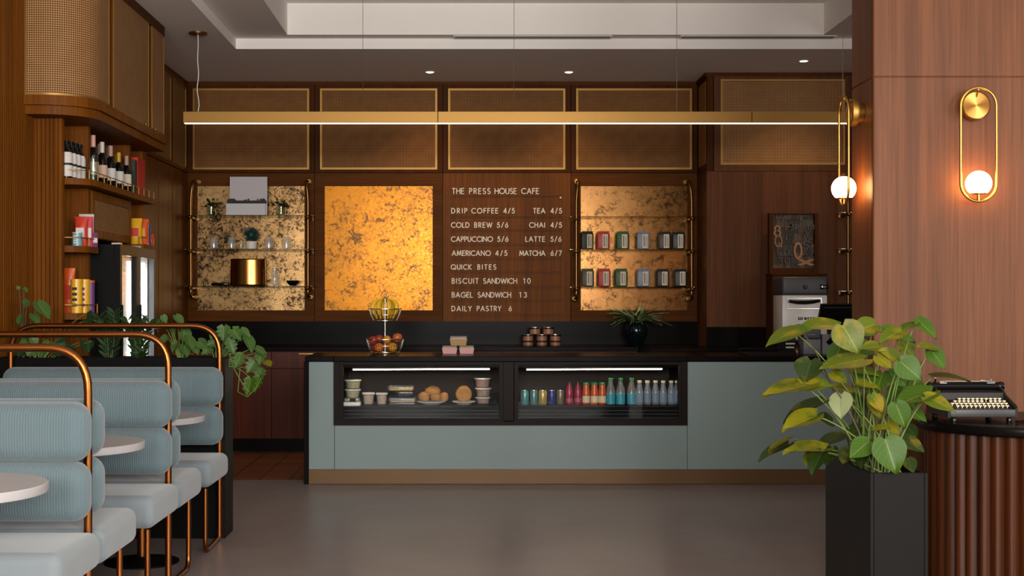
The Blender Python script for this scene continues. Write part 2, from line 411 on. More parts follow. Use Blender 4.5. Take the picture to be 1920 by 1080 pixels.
class MB:
    def __init__(self): self.bm = bmesh.new()
    def box(self, x0, x1, y0, y1, z0, z1, bev=0, seg=2):
        m = Matrix.Translation(((x0 + x1) / 2, (y0 + y1) / 2, (z0 + z1) / 2)) @ Matrix.Diagonal((abs(x1 - x0), abs(y1 - y0), abs(z1 - z0), 1))
        r = bmesh.ops.create_cube(self.bm, size=1, matrix=m)
        if bev:
            es = list({e for v in r['verts'] for e in v.link_edges})
            bmesh.ops.bevel(self.bm, geom=es, offset=bev, segments=seg, affect='EDGES', profile=0.5, clamp_overlap=True)
        return self
    def hexa(self, b, t):
        """box from a bottom and a top quad"""
        vs = [self.bm.verts.new(p) for p in list(b) + list(t)]
        for f in ((3, 2, 1, 0), (4, 5, 6, 7), (0, 1, 5, 4), (1, 2, 6, 5), (2, 3, 7, 6), (3, 0, 4, 7)):
            self.bm.faces.new([vs[i] for i in f])
        return self
    def frame(self, x0, x1, z0, z1, w, y0, y1, wb=None, wt=None):
        """picture-frame of four bars facing -Y"""
        wb = w if wb is None else wb; wt = w if wt is None else wt
        self.box(x0, x0 + w, y0, y1, z0, z1); self.box(x1 - w, x1, y0, y1, z0, z1)
        self.box(x0 + w, x1 - w, y0, y1, z0, z0 + wb); self.box(x0 + w, x1 - w, y0, y1, z1 - wt, z1)
        return self
    def tube(self, pts, r, seg=8, closed=False):
        pts = [Vector(p) for p in pts]
        n = len(pts)
        rr = r if isinstance(r, (list, tuple)) else [r] * n
        rings, up = [], None
        for i in range(n):
            if closed: t = pts[(i + 1) % n] - pts[i - 1]
            else: t = pts[min(i + 1, n - 1)] - pts[max(i - 1, 0)]
            t = t.normalized() if t.length > 1e-9 else Vector((0, 0, 1))
            if up is None:
                up = Vector((0, 0, 1)) if abs(t.z) < 0.9 else Vector((0, 1, 0))
            u = (up - t * up.dot(t)); u = u.normalized() if u.length > 1e-6 else t.orthogonal().normalized()
            v = t.cross(u); up = u
            rings.append([self.bm.verts.new(pts[i] + (u * math.cos(2 * PI * k / seg) + v * math.sin(2 * PI * k / seg)) * rr[i]) for k in range(seg)])
        for i in range(n if closed else n - 1):
            a, b = rings[i], rings[(i + 1) % n]
            for k in range(seg):
                self.bm.faces.new((a[k], a[(k + 1) % seg], b[(k + 1) % seg], b[k]))
        if not closed:
            self.bm.faces.new(rings[0][::-1]); self.bm.faces.new(rings[-1])
        return self
    def cyl(self, p0, p1, r, seg=16): return self.tube([p0, p1], r, seg)
    def lathe(self, prof, c=(0, 0, 0), seg=24, axis='z'):
        rings = []
        def P(r, h, a):
            x, y = r * math.cos(a), r * math.sin(a)
            v = {'z': (x, y, h), 'x': (h, x, y), 'y': (x, h, y)}[axis]
            return (c[0] + v[0], c[1] + v[1], c[2] + v[2])
        for r, h in prof:
            if r < 1e-6: rings.append([self.bm.verts.new(P(0, h, 0))])
            else: rings.append([self.bm.verts.new(P(r, h, 2 * PI * k / seg)) for k in range(seg)])
        for a, b in zip(rings, rings[1:]):
            for k in range(seg):
                k2 = (k + 1) % seg
                if len(a) == 1 and len(b) == 1: continue
                if len(a) == 1: self.bm.faces.new((a[0], b[k2], b[k]))
                elif len(b) == 1: self.bm.faces.new((a[k], a[k2], b[0]))
                else: self.bm.faces.new((a[k], a[k2], b[k2], b[k]))
        return self
    def prism(self, poly, z0, z1):
        a = [self.bm.verts.new((x, y, z0)) for x, y in poly]
        b = [self.bm.verts.new((x, y, z1)) for x, y in poly]
        self.bm.faces.new(a[::-1]); self.bm.faces.new(b)
        n = len(poly)
        for i in range(n): self.bm.faces.new((a[i], a[(i + 1) % n], b[(i + 1) % n], b[i]))
        return self
    def ball(self, c, r, s=(1, 1, 1), u=16, v=10, rot=None):
        m = Matrix.Translation(c) @ (rot.to_4x4() if rot else Matrix()) @ Matrix.Diagonal((r * s[0], r * s[1], r * s[2], 1))
        bmesh.ops.create_uvsphere(self.bm, u_segments=u, v_segments=v, radius=1, matrix=m)
        return self
    def wall(self, path, z0, z1, thick, uv=True):
        """a sheet following a plan path, with arc-length UVs in metres and real thickness"""
        lay = self.bm.loops.layers.uv.get('UVMap') or self.bm.loops.layers.uv.new('UVMap')
        P = [Vector((p[0], p[1])) for p in path]
        n = len(P); s = [0]
        for i in range(1, n): s.append(s[-1] + (P[i] - P[i - 1]).length)
        N = []
        for i in range(n):
            t = (P[min(i + 1, n - 1)] - P[max(i - 1, 0)]).normalized()
            N.append(Vector((-t.y, t.x)))
        o0 = [self.bm.verts.new((p.x, p.y, z0)) for p in P]; o1 = [self.bm.verts.new((p.x, p.y, z1)) for p in P]
        i0 = [self.bm.verts.new((p.x + q.x * thick, p.y + q.y * thick, z0)) for p, q in zip(P, N)]
        i1 = [self.bm.verts.new((p.x + q.x * thick, p.y + q.y * thick, z1)) for p, q in zip(P, N)]
        for i in range(n - 1):
            f = self.bm.faces.new((o0[i], o0[i + 1], o1[i + 1], o1[i]))
            for l, q in zip(f.loops, ((s[i], z0), (s[i + 1], z0), (s[i + 1], z1), (s[i], z1))): l[lay].uv = q
            self.bm.faces.new((i1[i], i1[i + 1], i0[i + 1], i0[i]))
            self.bm.faces.new((o1[i], o1[i + 1], i1[i + 1], i1[i]))
            self.bm.faces.new((i0[i], i0[i + 1], o0[i + 1], o0[i]))
        self.bm.faces.new((o0[0], o1[0], i1[0], i0[0])); self.bm.faces.new((i0[-1], i1[-1], o1[-1], o0[-1]))
        return self
    def leaf(self, base, axis, normal, L, W, droop=0.15, cup=0.12, shape='heart', nu=8, nv=16, lobes=0):
        lay = self.bm.loops.layers.uv.get('UVMap') or self.bm.loops.layers.uv.new('UVMap')
        b, a, nn = Vector(base), Vector(axis).normalized(), Vector(normal)
        nn = (nn - a * nn.dot(a)).normalized()
        side = a.cross(nn).normalized()
        prof = {'heart': [(0, .30), (.03, .52), (.06, .68), (.11, .84), (.16, .93), (.23, .985), (.3, 1.0), (.38, .975), (.45, .92), (.53, .84), (.6, .75), (.68, .63), (.75, .5), (.82, .36), (.88, .23), (.93, .13), (.97, .06), (1, .0)],
                'oval': [(0, .08), (.15, .55), (.35, .95), (.5, 1), (.7, .8), (.85, .45), (1, 0)],
                'blade': [(0, .5), (.2, .9), (.5, 1), (.8, .6), (1, 0)]}[shape]
        def wd(t):
            for (t0, w0), (t1, w1) in zip(prof, prof[1:]):
                if t <= t1 + 1e-9: return w0 + (w1 - w0) * (t - t0) / (t1 - t0)
            return 0
        grid = []
        for j in range(nv + 1):
            t = j / nv
            row = []
            for i in range(-nu // 2, nu // 2 + 1):
                s = i / (nu / 2)
                w = wd(t) * W / 2
                if lobes and abs(s) > 0.7: w *= 1 - 0.35 * (0.5 + 0.5 * math.cos(2 * PI * t * lobes))
                tt = t
                if shape == 'heart' and t < 0.18: tt = t - 0.13 * abs(s) * (1 - t / 0.18)
                p = b + a * (tt * L) + side * (s * w) + nn * (cup * W * abs(s) - droop * L * t * t)
                row.append((self.bm.verts.new(p), s, t))
            grid.append(row)
        for j in range(nv):
            for i in range(len(grid[0]) - 1):
                q = (grid[j][i], grid[j][i + 1], grid[j + 1][i + 1], grid[j + 1][i])
                f = self.bm.faces.new([x[0] for x in q])
                for l, x in zip(f.loops, q): l[lay].uv = (x[1], x[2])
        return self

def wloc(o):
    v = Vector((0, 0, 0))
    while o: v += o.location; o = o.parent
    return v

def build(name, mb, mat, parent=None, ang=38):
    bm = mb.bm
    if parent: bmesh.ops.translate(bm, verts=bm.verts, vec=-wloc(parent))
    bmesh.ops.recalc_face_normals(bm, faces=bm.faces)
    me = bpy.data.meshes.new(name)
    bm.to_mesh(me); bm.free()
    me.materials.append(mat)
    me.polygons.foreach_set('use_smooth', [True] * len(me.polygons))
    me.set_sharp_from_angle(angle=math.radians(ang))
    o = bpy.data.objects.new(name, me)
    COL.objects.link(o)
    if parent: o.parent = parent
    return o

def tag(o, label, cat, group=None, kind=None):
    o['label'] = label; o['category'] = cat
    if group: o['group'] = group
    if kind: o['kind'] = kind
    return o

def thing(name, label, cat, loc=(0, 0, 0), group=None):
    o = bpy.data.objects.new(name, None)
    o.empty_display_size = 0.05
    COL.objects.link(o)
    o.location = loc
    return tag(o, label, cat, group)

def single(name, mb, mat, label, cat, loc=(0, 0, 0), group=None):
    """a thing that is one mesh, with its origin at its base"""
    bmesh.ops.translate(mb.bm, verts=mb.bm.verts, vec=-Vector(loc))
    o = build(name, mb, mat)
    o.location = loc
    return tag(o, label, cat, group)

def struct(name, mb, mat):
    o = build(name, mb, mat)
    o['kind'] = 'structure'
    return o

def copy_tree(src, loc=None, rotz=None, label=None, group=None, parent=None):
    c = src.copy(); COL.objects.link(c)
    if parent: c.parent = parent
    if loc is not None: c.location = loc
    if rotz is not None: c.rotation_euler = (0, 0, rotz)
    if label: c['label'] = label
    if group: c['group'] = group
    for ch in list(src.children): copy_tree(ch, parent=c)
    return c

# ---------------------------------------------------------------- a thin geometric stroke alphabet
def arc(cx, cy, rx, ry, a0, a1, n=9):
    return [(cx + rx * math.cos(math.radians(a0 + (a1 - a0) * i / n)), cy + ry * math.sin(math.radians(a0 + (a1 - a0) * i / n))) for i in range(n + 1)]
GL = {
 'A': (.78, [[(0, 0), (.39, 1), (.78, 0)], [(.13, .33), (.65, .33)]]),
 'B': (.5, [[(0, 0), (0, 1), (.24, 1)] + arc(.24, .77, .2, .23, 90, -90) + [(0, .54)], [(.24, .54)] + arc(.24, .27, .24, .27, 90, -90) + [(0, 0)]]),
 'C': (.8, [arc(.5, .5, .5, .5, 50, 310, 14)]),
 'D': (.68, [[(0, 0), (0, 1), (.2, 1)] + arc(.2, .5, .48, .5, 90, -90, 12) + [(0, 0)]]),
 'E': (.46, [[(.46, 1), (0, 1), (0, 0), (.46, 0)], [(0, .53), (.42, .53)]]),
 'F': (.44, [[(.44, 1), (0, 1), (0, 0)], [(0, .53), (.4, .53)]]),
 'G': (.92, [arc(.5, .5, .5, .5, 45, 355, 15) + [(.98, .46), (.56, .46)]]),
 'H': (.64, [[(0, 0), (0, 1)], [(.64, 0), (.64, 1)], [(0, .53), (.64, .53)]]),
 'I': (.02, [[(.01, 0), (.01, 1)]]),
 'K': (.6, [[(0, 0), (0, 1)], [(.56, 1), (.02, .5), (.6, 0)]]),
 'L': (.4, [[(0, 1), (0, 0), (.4, 0)]]),
 'M': (.86, [[(0, 0), (.12, 1), (.43, .12), (.74, 1), (.86, 0)]]),
 'N': (.7, [[(0, 0), (0, 1), (.7, 0), (.7, 1)]]),
 'O': (1.0, [arc(.5, .5, .5, .5, 0, 360, 18)]),
 'P': (.46, [[(0, 0), (0, 1), (.22, 1)] + arc(.22, .74, .24, .26, 90, -90) + [(0, .48)]]),
 'Q': (1.0, [arc(.5, .5, .5, .5, 0, 360, 18), [(.6, .3), (.98, -.06)]]),
 'R': (.5, [[(0, 0), (0, 1), (.22, 1)] + arc(.22, .74, .24, .26, 90, -90) + [(0, .48)], [(.2, .48), (.5, 0)]]),
 'S': (.5, [arc(.25, .75, .22, .25, 40, 270, 9) + arc(.25, .25, .25, .25, 90, -140, 9)]),
 'T': (.52, [[(0, 1), (.52, 1)], [(.26, 1), (.26, 0)]]),
 'U': (.6, [[(0, 1), (0, .3)] + arc(.3, .3, .3, .3, 180, 360, 9) + [(.6, 1)]]),
 'W': (1.08, [[(0, 1), (.27, 0), (.54, .95), (.81, 0), (1.08, 1)]]),
 'X': (.6, [[(0, 0), (.6, 1)], [(0, 1), (.6, 0)]]),
 'Y': (.6, [[(0, 1), (.3, .47), (.6, 1)], [(.3, .47), (.3, 0)]]),
 '0': (.56, [arc(.28, .5, .28, .5, 0, 360, 16)]),
 '1': (.22, [[(0, .84), (.2, 1), (.2, 0)]]),
 '3': (.5, [arc(.25, .76, .22, .24, 150, -90, 9) + arc(.25, .26, .26, .26, 90, -150, 9)]),
 '4': (.58, [[(.44, 0), (.44, 1), (0, .26), (.58, .26)]]),
 '5': (.5, [[(.46, 1), (.14, 1), (.06, .58)] + arc(.22, .31, .28, .31, 105, -150, 10)]),
 '6': (.54, [[(.4, 1), (.07, .47)], arc(.27, .29, .26, .29, 0, 360, 14)]),
 '7': (.5, [[(0, 1), (.5, 1), (.14, 0)]]),
 '/': (.4, [[(0, -.06), (.4, 1.06)]]),
}
def text_mesh(mb, txt, x0, x1, z, h, y, t, depth=0.004, swap=None):
    """letters between x0 and x1 on the plane facing -Y at y; swap maps (x, y, z) elsewhere"""
    ws = [GL[c][0] * h for c in txt]
    gap = (x1 - x0 - sum(ws)) / max(1, len(txt) - 1)
    x = x0; ns = 0
    for c, w in zip(txt, ws):
        for st in GL[c][1]:
            for (ax, az), (bx, bz) in zip(st, st[1:]):
                A, B = Vector((x + ax * h, 0, z + az * h)), Vector((x + bx * h, 0, z + bz * h))
                d = B - A
                if d.length < 1e-6: continue
                d.normalize(); n = Vector((-d.z, 0, d.x)) * t / 2; e = d * t * 0.3
                q = [A - e - n, B + e - n, B + e + n, A - e + n]
                ns += 1; dd = depth + 0.00025 * (ns % 4)
                bq, tq = [Vector((p.x, y + 0.0001 * (ns % 4), p.z)) for p in q], [Vector((p.x, y - dd, p.z)) for p in q]
                if swap: bq, tq = [swap(p) for p in bq], [swap(p) for p in tq]
                mb.hexa(bq, tq)
        x += w + gap
    return mb

# ================================================================ THE ROOM
DB, DR = 13.3, 12.78            # back panelling plane, nearer right-hand section
XL = -2.85                      # left wall beside the booths
struct('floor', MB().box(-3.1, 6.5, -3.2, 10.63, -0.1, 0), FLOOR_M)
struct('floor_service', MB().box(-3.1, 6.5, 10.63, 13.6, -0.1, 0), TILE_M)
struct('wall_back', MB().box(-3.1, 6.5, 13.5, 13.6, 0, 3.62), W_DARK)
b = MB()
b.box(2.275, 6.5, DR, 13.5, 0, 2.67)
struct('wall_back_right', b, W_GREY)
struct('wall_left', MB().box(-3.1, XL, -3.2, 8.76, 0, 4.0), W_WALL)
struct('wall_left_recess', MB().box(-3.1, -2.95, 8.76, 13.5, 0, 3.62), W_WALL)
b = MB()                        # slatted return wall under the overhead cabinet
x = XL
while x < -2.66:
    b.box(x, min(x + 0.026, -2.652), 8.70, 8.76, 0, 2.62, 0.004, 1); x += 0.0275
struct('wall_left_return', b, W_WALL)
b = MB()                        # slatted cladding on the left wall
y = 7.0
while y < 8.68:
    b.box(XL, XL + 0.012, y, y + 0.036, 0, 3.62, 0.005, 1); y += 0.04
struct('trim_left_slats', b, W_WALL)
struct('wall_right', MB().box(6.5, 6.6, 4.4, 13.6, 0, 4.0), W_COLUMN)
# window wall behind the camera and one window on the right
b = MB()
b.box(-3.1, 6.6, -3.3, -3.2, 3.35, 4.0); b.box(-3.1, 6.6, -3.3, -3.2, 0, 1.5)
for a, c in ((-3.1, -1.9), (-0.1, 0.5), (2.3, 2.9), (4.7, 6.6)): b.box(a, c, -3.3, -3.2, 1.5, 3.35)
struct('wall_front', b, W_COLUMN)
for i, (a, c) in enumerate(WIN):
    struct('window_%d' % (i + 1), MB().frame(a, c, 1.5, 3.35, 0.05, -3.29, -3.21).box((a + c) / 2 - 0.02, (a + c) / 2 + 0.02, -3.28, -3.22, 1.55, 3.3), BLACK)
b = MB()
b.box(6.5, 6.6, -3.2, 0.6, 0, 4.0); b.box(6.5, 6.6, 3.8, 4.4, 0, 4.0); b.box(6.5, 6.6, 0.6, 3.8, 3.05, 4.0); b.box(6.5, 6.6, 0.6, 3.8, 0, 0.45)
struct('wall_right_window_side', b, W_COLUMN)
# ceiling: soffit, two steps up to the recess
b = MB()
b.box(-3.1, 6.6, 11.60, 13.6, 3.62, 3.71)
b.box(-3.1, -2.03, -3.2, 11.60, 3.62, 3.71)
b.box(4.6, 6.6, -3.2, 11.60, 3.62, 3.71)
b.box(-3.1, 6.6, 11.43, 13.6, 3.71, 3.98)
b.box(-3.1, -1.56, -3.2, 11.43, 3.71, 3.98)
b.box(3.04, 6.6, -3.2, 11.43, 3.71, 3.98)
b.box(-3.1, 6.6, -3.3, 13.6, 3.98, 4.1)
struct('ceiling', b, PAINT)
b = MB()
b.box(-2.81, 2.26, 13.31, 13.5, 3.586, 3.62)
struct('trim_ceiling_back', b, W_DARKH)
struct('trim_ceiling_right', MB().box(2.275, 6.5, 12.79, 13.3, 3.586, 3.62), W_DARKH)
struct('trim_ceiling_return', MB().box(2.262, 2.274, 12.79, 13.3, 3.586, 3.62), W_DARK)
struct('trim_ceiling_left', MB().box(-2.83, -2.812, 10.75, 13.31, 3.586, 3.62), W_DARKH)
# veneered column on the right
b = MB()
b.box(1.895, 4.5, 6.25, 6.606, 0, 2.473, 0.003, 1); b.box(1.895, 4.5, 6.25, 6.606, 2.477, 3.98, 0.003, 1)
b.box(1.90, 4.5, 6.255, 6.60, 2.47, 2.48)
struct('column', b, W_COLUMN)
struct('trim_column_edge', MB().box(1.889, 1.895, 6.243, 6.262, 0, 3.71), W_DARK)

# ================================================================ BACK WALL
def cane_door(root, x0, x1, z0, z1, fw, ft, fb, mat=CANE, frame_m=W_DARK, knob=False):
    """framed cane door facing -Y; local front plane y = 0 of the root"""
    Y = root.location.y
    d = build('door', MB().frame(x0, x1, z0, z1, fw, Y, Y + 0.02, wb=fb, wt=ft), frame_m, root)
    a, c, e, g = x0 + fw, x1 - fw, z0 + fb, z1 - ft
    build('cane_panel', MB().wall([(a, Y + 0.008), (c, Y + 0.008)], e, g, 0.01), mat, d)
    build('brass_trim', MB().frame(a, c, e, g, 0.02, Y - 0.003, Y + 0.007), BRASS_T, d)
    return d

cols = [(-2.81, -1.546), (-1.541, -0.268), (-0.263, 1.009), (1.014, 2.272)]
where = ['above the pipe shelves with the white print', 'above the large gold mirror', 'above the menu letters', 'above the shelves of coffee bags']
for (a, c), w in zip(cols, where):
    r = thing('cane_cabinet', 'dark walnut wall cabinet with cane door ' + w, 'cabinet', ((a + c) / 2, DB, 2.71), 'cane cabinets along the back wall')
    build('body', MB().box(a, c, DB + 0.021, 13.46, 2.71, 3.585), W_DARK, r)
    cane_door(r, a, c, 2.71, 3.585, 0.052, 0.036, 0.03)
# left-hand return of the protruding section
r = thing('cane_cabinet', 'narrow cane cabinet side panel seen edge-on beside the protruding wall section', 'cabinet', (2.275, 13.04, 2.67))
build('body', MB().box(2.282, 2.34, 12.80, 13.29, 2.67, 3.585), W_DARK, r)
build('cane_panel', MB().wall([(2.281, 13.24), (2.281, 12.86)], 2.75, 3.55, -0.004), CANE, r)
# the two cabinets of the protruding section
for (a, c), w in zip([(2.345, 3.665), (3.67, 5.0)], ['above the wood type print', 'mostly hidden behind the column']):
    r = thing('cane_cabinet', 'walnut wall cabinet with large cane door ' + w, 'cabinet', ((a + c) / 2, DR, 2.674), 'cane cabinets of the nearer wall section')
    build('body', MB().box(a, c, DR + 0.021, 13.3, 2.674, 3.585), W_GREY, r)
    cane_door(r, a, c, 2.674, 3.585, 0.064, 0.03, 0.06, CANE_L, W_GREY)

# lower mirror panels
for i, (m, w) in enumerate([(MIR1, 'pale speckled antique mirror in a walnut frame behind the pipe shelves with glasses'),
                            (MIR2, 'gold speckled antique mirror in a walnut frame, bare of shelves'),
                            (None, ''),
                            (MIR4, 'copper speckled antique mirror in a walnut frame behind the coffee bags')]):
    if m is None: continue
    a, c = cols[i]
    r = thing('mirror_panel', w, 'mirror', ((a + c) / 2, DB, 1.226), 'antique mirror panels of the back wall')
    z0, z1 = 1.226, 2.705
    build('backing', MB().box(a, c, DB + 0.022, 13.5, z0, z1), W_DARK, r)
    build('frame', MB().frame(a, c, z0, z1, 0.098, DB, DB + 0.022, wb=0.11, wt=0.13), W_DARKH, r)
    build('glass', MB().box(a + 0.098, c - 0.098, DB + 0.012, DB + 0.022, z0 + 0.11, z1 - 0.13), m, r)

# menu board with letters on thin rails
a, c = cols[2]
r = thing('menu_board', 'wooden letter board on the back wall listing cafe drinks and prices', 'menu', ((a + c) / 2, DB, 1.226))
build('panel', MB().box(a, c, DB, 13.5, 1.226, 2.705), W_WALL, r)
for y in (366.5, 405, 430.5, 457, 483, 508.5, 535.5, 561, 588):
    build('rail', MB().box(X(845, DB), X(1054, DB), DB - 0.008, DB, Z(y, DB) - 0.005, Z(y, DB) + 0.005), W_WALL, r)
k = 1 / 3.374
LINES = [
 (147, 180, [('THE', 163, 235), ('PRESS', 271, 402), ('HOUSE', 432, 567), ('CAFE', 600, 708)]),
 (273, 303, [('DRIP', 158, 255), ('COFFEE', 285, 450), ('4/5', 487, 555), ('TEA', 675, 748), ('4/5', 785, 853)]),
 (363, 393, [('COLD', 156, 268), ('BREW', 303, 413), ('5/6', 446, 514), ('CHAI', 650, 746), ('4/5', 785, 853)]),
 (452, 482, [('CAPPUCCINO', 156, 417), ('5/6', 449, 515), ('LATTE', 626, 746), ('5/6', 785, 850)]),
 (541, 571, [('AMERICANO', 161, 404), ('4/5', 436, 508), ('MATCHA', 588, 748), ('6/7', 785, 852)]),
 (629, 658, [('QUICK', 155, 283), ('BITES', 323, 438)]),
 (716, 747, [('BISCUIT', 161, 326), ('SANDWICH', 359, 570), ('10', 613, 655)]),
 (804, 835, [('BAGEL', 161, 290), ('SANDWICH', 324, 532), ('13', 588, 632)]),
 (891, 921, [('DAILY', 159, 283), ('PASTRY', 319, 470), ('6', 520, 540)]),
]
for y0, y1, ws in LINES:
    zb, h = Z(310 + y1 * k, DB), (y1 - y0) * k * DB / F
    for wd, x0, x1 in ws:
        b = MB()
        text_mesh(b, wd, X(800 + x0 * k, DB), X(800 + x1 * k, DB), zb, h, DB - 0.008, 0.0084, 0.005)
        build('lettering', b, LETTER, r)
px, pz = X(1051, DB), Z(370.5, DB)
build('lettering', MB().box(px - 0.008, px + 0.008, DB - 0.012, DB - 0.0005, pz - 0.008, pz + 0.008), LETTER, r)
r2 = MB().box(-2.81, 2.275, 13.27, 13.5, 0.997, 1.226)
struct('trim_backsplash', r2, STONE)
struct('trim_backsplash_right', MB().box(2.275, 5.0, 12.755, DR, 0.997, 1.18), STONE)

# brass pipe shelves
def pipe_shelf(label, xa, xb, zs, ztop, zbot, Yp, Yw, x_over=0.06):
    r = thing('pipe_shelf', label, 'shelf', ((xa + xb) / 2, Yw, zbot), 'brass pipe shelves on the back wall')
    for xp in (xa, xb):
        s = 0.02 if xp == xa else -0.02
        path = round_path([(xp + s, Yw - 0.012, ztop), (xp + s, Yp, ztop - 0.015), (xp, Yp, ztop - 0.18), (xp, Yp, zbot + 0.1), (xp, Yp, zbot), (xp, Yw - 0.012, zbot)], 0.07, 5)
        p = build('pipe', MB().tube(path, 0.0135, 10), BRASS_D, r)
        for fx_, fz_ in ((xp + s, ztop), (xp, zbot)):
            build('wall_flange', MB().lathe([(0.0, 0), (0.034, 0), (0.034, -0.01), (0.02, -0.016), (0.02, -0.03), (0, -0.03)], (fx_, Yw - 0.001, fz_), 16, 'y'), BRASS_D, p)
        for z in zs:
            f = MB()
            f.cyl((xp, Yp, z - 0.045), (xp, Yp, z - 0.008), 0.021, 12)
            f.cyl((xp, Yp - 0.03, z - 0.024), (xp, Yw - 0.002, z - 0.024), 0.016, 12)
            f.ball((xp, Yp - 0.034, z - 0.024), 0.02, u=12, v=8)
            f.lathe([(0.0, 0), (0.032, 0), (0.032, -0.01), (0.016, -0.016)], (xp, Yw - 0.001, z - 0.024), 14, 'y')
            build('tee_fitting', f, BRASS_D, p)
    for z in zs:
        build('glass_shelf', MB().box(xa - x_over, xb + x_over, Yp + 0.018, Yw - 0.018, z - 0.008, z, 0.002, 1), GLASS_T, r)
    return r
PY = 13.06
SZ1 = [Z(403.5, 13.12), Z(467, 13.12), Z(535.5, 13.12)]
SZ2 = [Z(406, 13.12), Z(467.5, 13.12), Z(537.5, 13.12)]
pipe_shelf('brass pipe and glass shelves holding glasses and the copper bucket, left of the gold mirror', X(357.5, PY), X(577.5, PY), SZ1, Z(340, 13.28), Z(557, 13.28), PY, DB)
pipe_shelf('brass pipe and glass shelves holding two rows of coffee bags', X(1080.5, PY), X(1297, PY), SZ2, Z(341, 13.28), Z(560, 13.28), PY, DB)
pipe_shelf('brass pipe shelves partly hidden behind the column', X(1590, 12.56), X(1590, 12.56) + 1.1, [Z(398, 12.6), Z(466, 12.6), Z(545, 12.6)], Z(330, 12.76), Z(590, 12.76), 12.56, DR)

# ---------------------------------------------------------------- back counter
SL = 0.042
b = MB().box(-2.808, 1.6, 12.58, 13.268, 0.997 - SL, 0.997, 0.004, 1)
single('back_worktop', b, STONE, 'long black stone worktop below the mirror panels', 'worktop', (-0.6, 12.9, 0.955))
b = MB().box(1.602, 5.0, 11.86, 12.752, 0.997 - SL, 0.997, 0.004, 1)
single('back_worktop', b, STONE, 'deeper black stone worktop under the coffee brewer at the nearer wall section', 'worktop', (3.3, 12.3, 0.955))
xs = [-2.805, -2.6, -1.875, -1.15, -0.43, 0.29, 1.01, 1.59]
pos = ['in the corner behind the plant box', 'right behind the trailing monstera', 'left of the teal counter end', 'under the fruit stand side of the worktop', 'under the menu board', 'below the stacked tins', 'below the spider plant']
for i, (xa, xb) in enumerate(zip(xs, xs[1:])):
    r = thing('base_cabinet', 'reddish wood base cabinet under the black worktop, ' + pos[i], 'cabinet', ((xa + xb) / 2, 12.95, 0), 'base cabinets of the back counter')
    build('body', MB().box(xa + 0.001, xb - 0.001, 12.65, 13.26, 0.12, 0.954), W_RED, r)
    build('toe_kick', MB().box(xa + 0.001, xb - 0.001, 12.69, 13.26, 0.002, 0.119), BLACK, r)
    d = build('drawer', MB().box(xa + 0.003, xb - 0.003, 12.628, 12.649, 0.79, 0.945, 0.002, 1), W_RED, r)
    build('pull', MB().box((xa + xb) / 2 - 0.1, (xa + xb) / 2 + 0.1, 12.612, 12.628, 0.925, 0.932), BRASS, d)
    build('door', MB().box(xa + 0.003, xb - 0.003, 12.628, 12.649, 0.125, 0.785, 0.002, 1), W_RED, r)
xs = [1.61, 2.5, 3.4, 4.3]
for i, (xa, xb) in enumerate(zip(xs, xs[1:])):
    r = thing('base_cabinet', 'reddish wood base cabinet under the deeper worktop, ' + ['nearest the spider plant', 'below the brewer', 'behind the column'][i], 'cabinet', ((xa + xb) / 2, 12.3, 0), 'base cabinets under the brewer')
    build('body', MB().box(xa, xb, 11.93, 12.74, 0.12, 0.954), W_RED, r)
    build('toe_kick', MB().box(xa, xb, 11.97, 12.74, 0.002, 0.119), BLACK, r)
    build('door', MB().box(xa + 0.003, xb - 0.003, 11.908, 11.929, 0.125, 0.945, 0.002, 1), W_RED, r)

# ---------------------------------------------------------------- service counter
DC = 10.38
def XC(p): return X(p, DC)
def ZC(p): return Z(p, DC)
CXR = 3.45
zk = ZC(880)
r = thing('service_counter', 'long grey-teal service counter with a brass kick plate', 'counter', (0.4, 10.75, 0))
b = MB()
b.box(XC(579), XC(627), DC + 0.021, 11.1, zk, 0.953); b.box(XC(627) , XC(1288), DC + 0.021, 11.1, zk, ZC(797)); b.box(XC(1288), CXR, DC + 0.021, 11.1, zk, 0.953)
b.box(XC(627), XC(1288), 11.02, 11.1, ZC(797), 0.953)
build('body', b, BLACK_M, r)
for (xa, xb, za, zb) in [(XC(579), XC(627), zk, 0.953), (XC(627) + 0.002, XC(1289) - 0.002, zk, ZC(797.5)), (XC(1289), CXR, zk, 0.953)]:
    build('front_panel', MB().box(xa, xb, DC, DC + 0.02, za, zb, 0.002, 1), TEAL, r)
build('end_panel', MB().box(XC(570), XC(579) - 0.001, DC - 0.012, 11.12, 0.001, 0.955, 0.002, 1), STONE, r)
build('kick_plate', MB().box(XC(579), CXR, DC + 0.004, 11.08, 0.003, zk - 0.001), KICK, r)
build('case_surround', MB().frame(XC(626), XC(1288.5), ZC(797), 0.954, 0.045, DC - 0.024, DC + 0.1, wb=0.036, wt=0.001).box(XC(944), XC(963), DC - 0.024, DC + 0.1, ZC(790), 0.954), BLKWOOD, r)
b = MB()
b.box(XC(572), XC(626), DC - 0.015, 11.15, 0.956, 0.997, 0.004, 1)
b.box(XC(626), XC(1288), DC - 0.03, 11.15, 0.956, 0.997, 0.004, 1)
b.box(XC(1288), CXR, DC - 0.015, 11.15, 0.956, 0.997, 0.004, 1)
single('counter_worktop', b, STONE, 'black stone top of the teal service counter', 'worktop', (0.4, 10.75, 0.956))

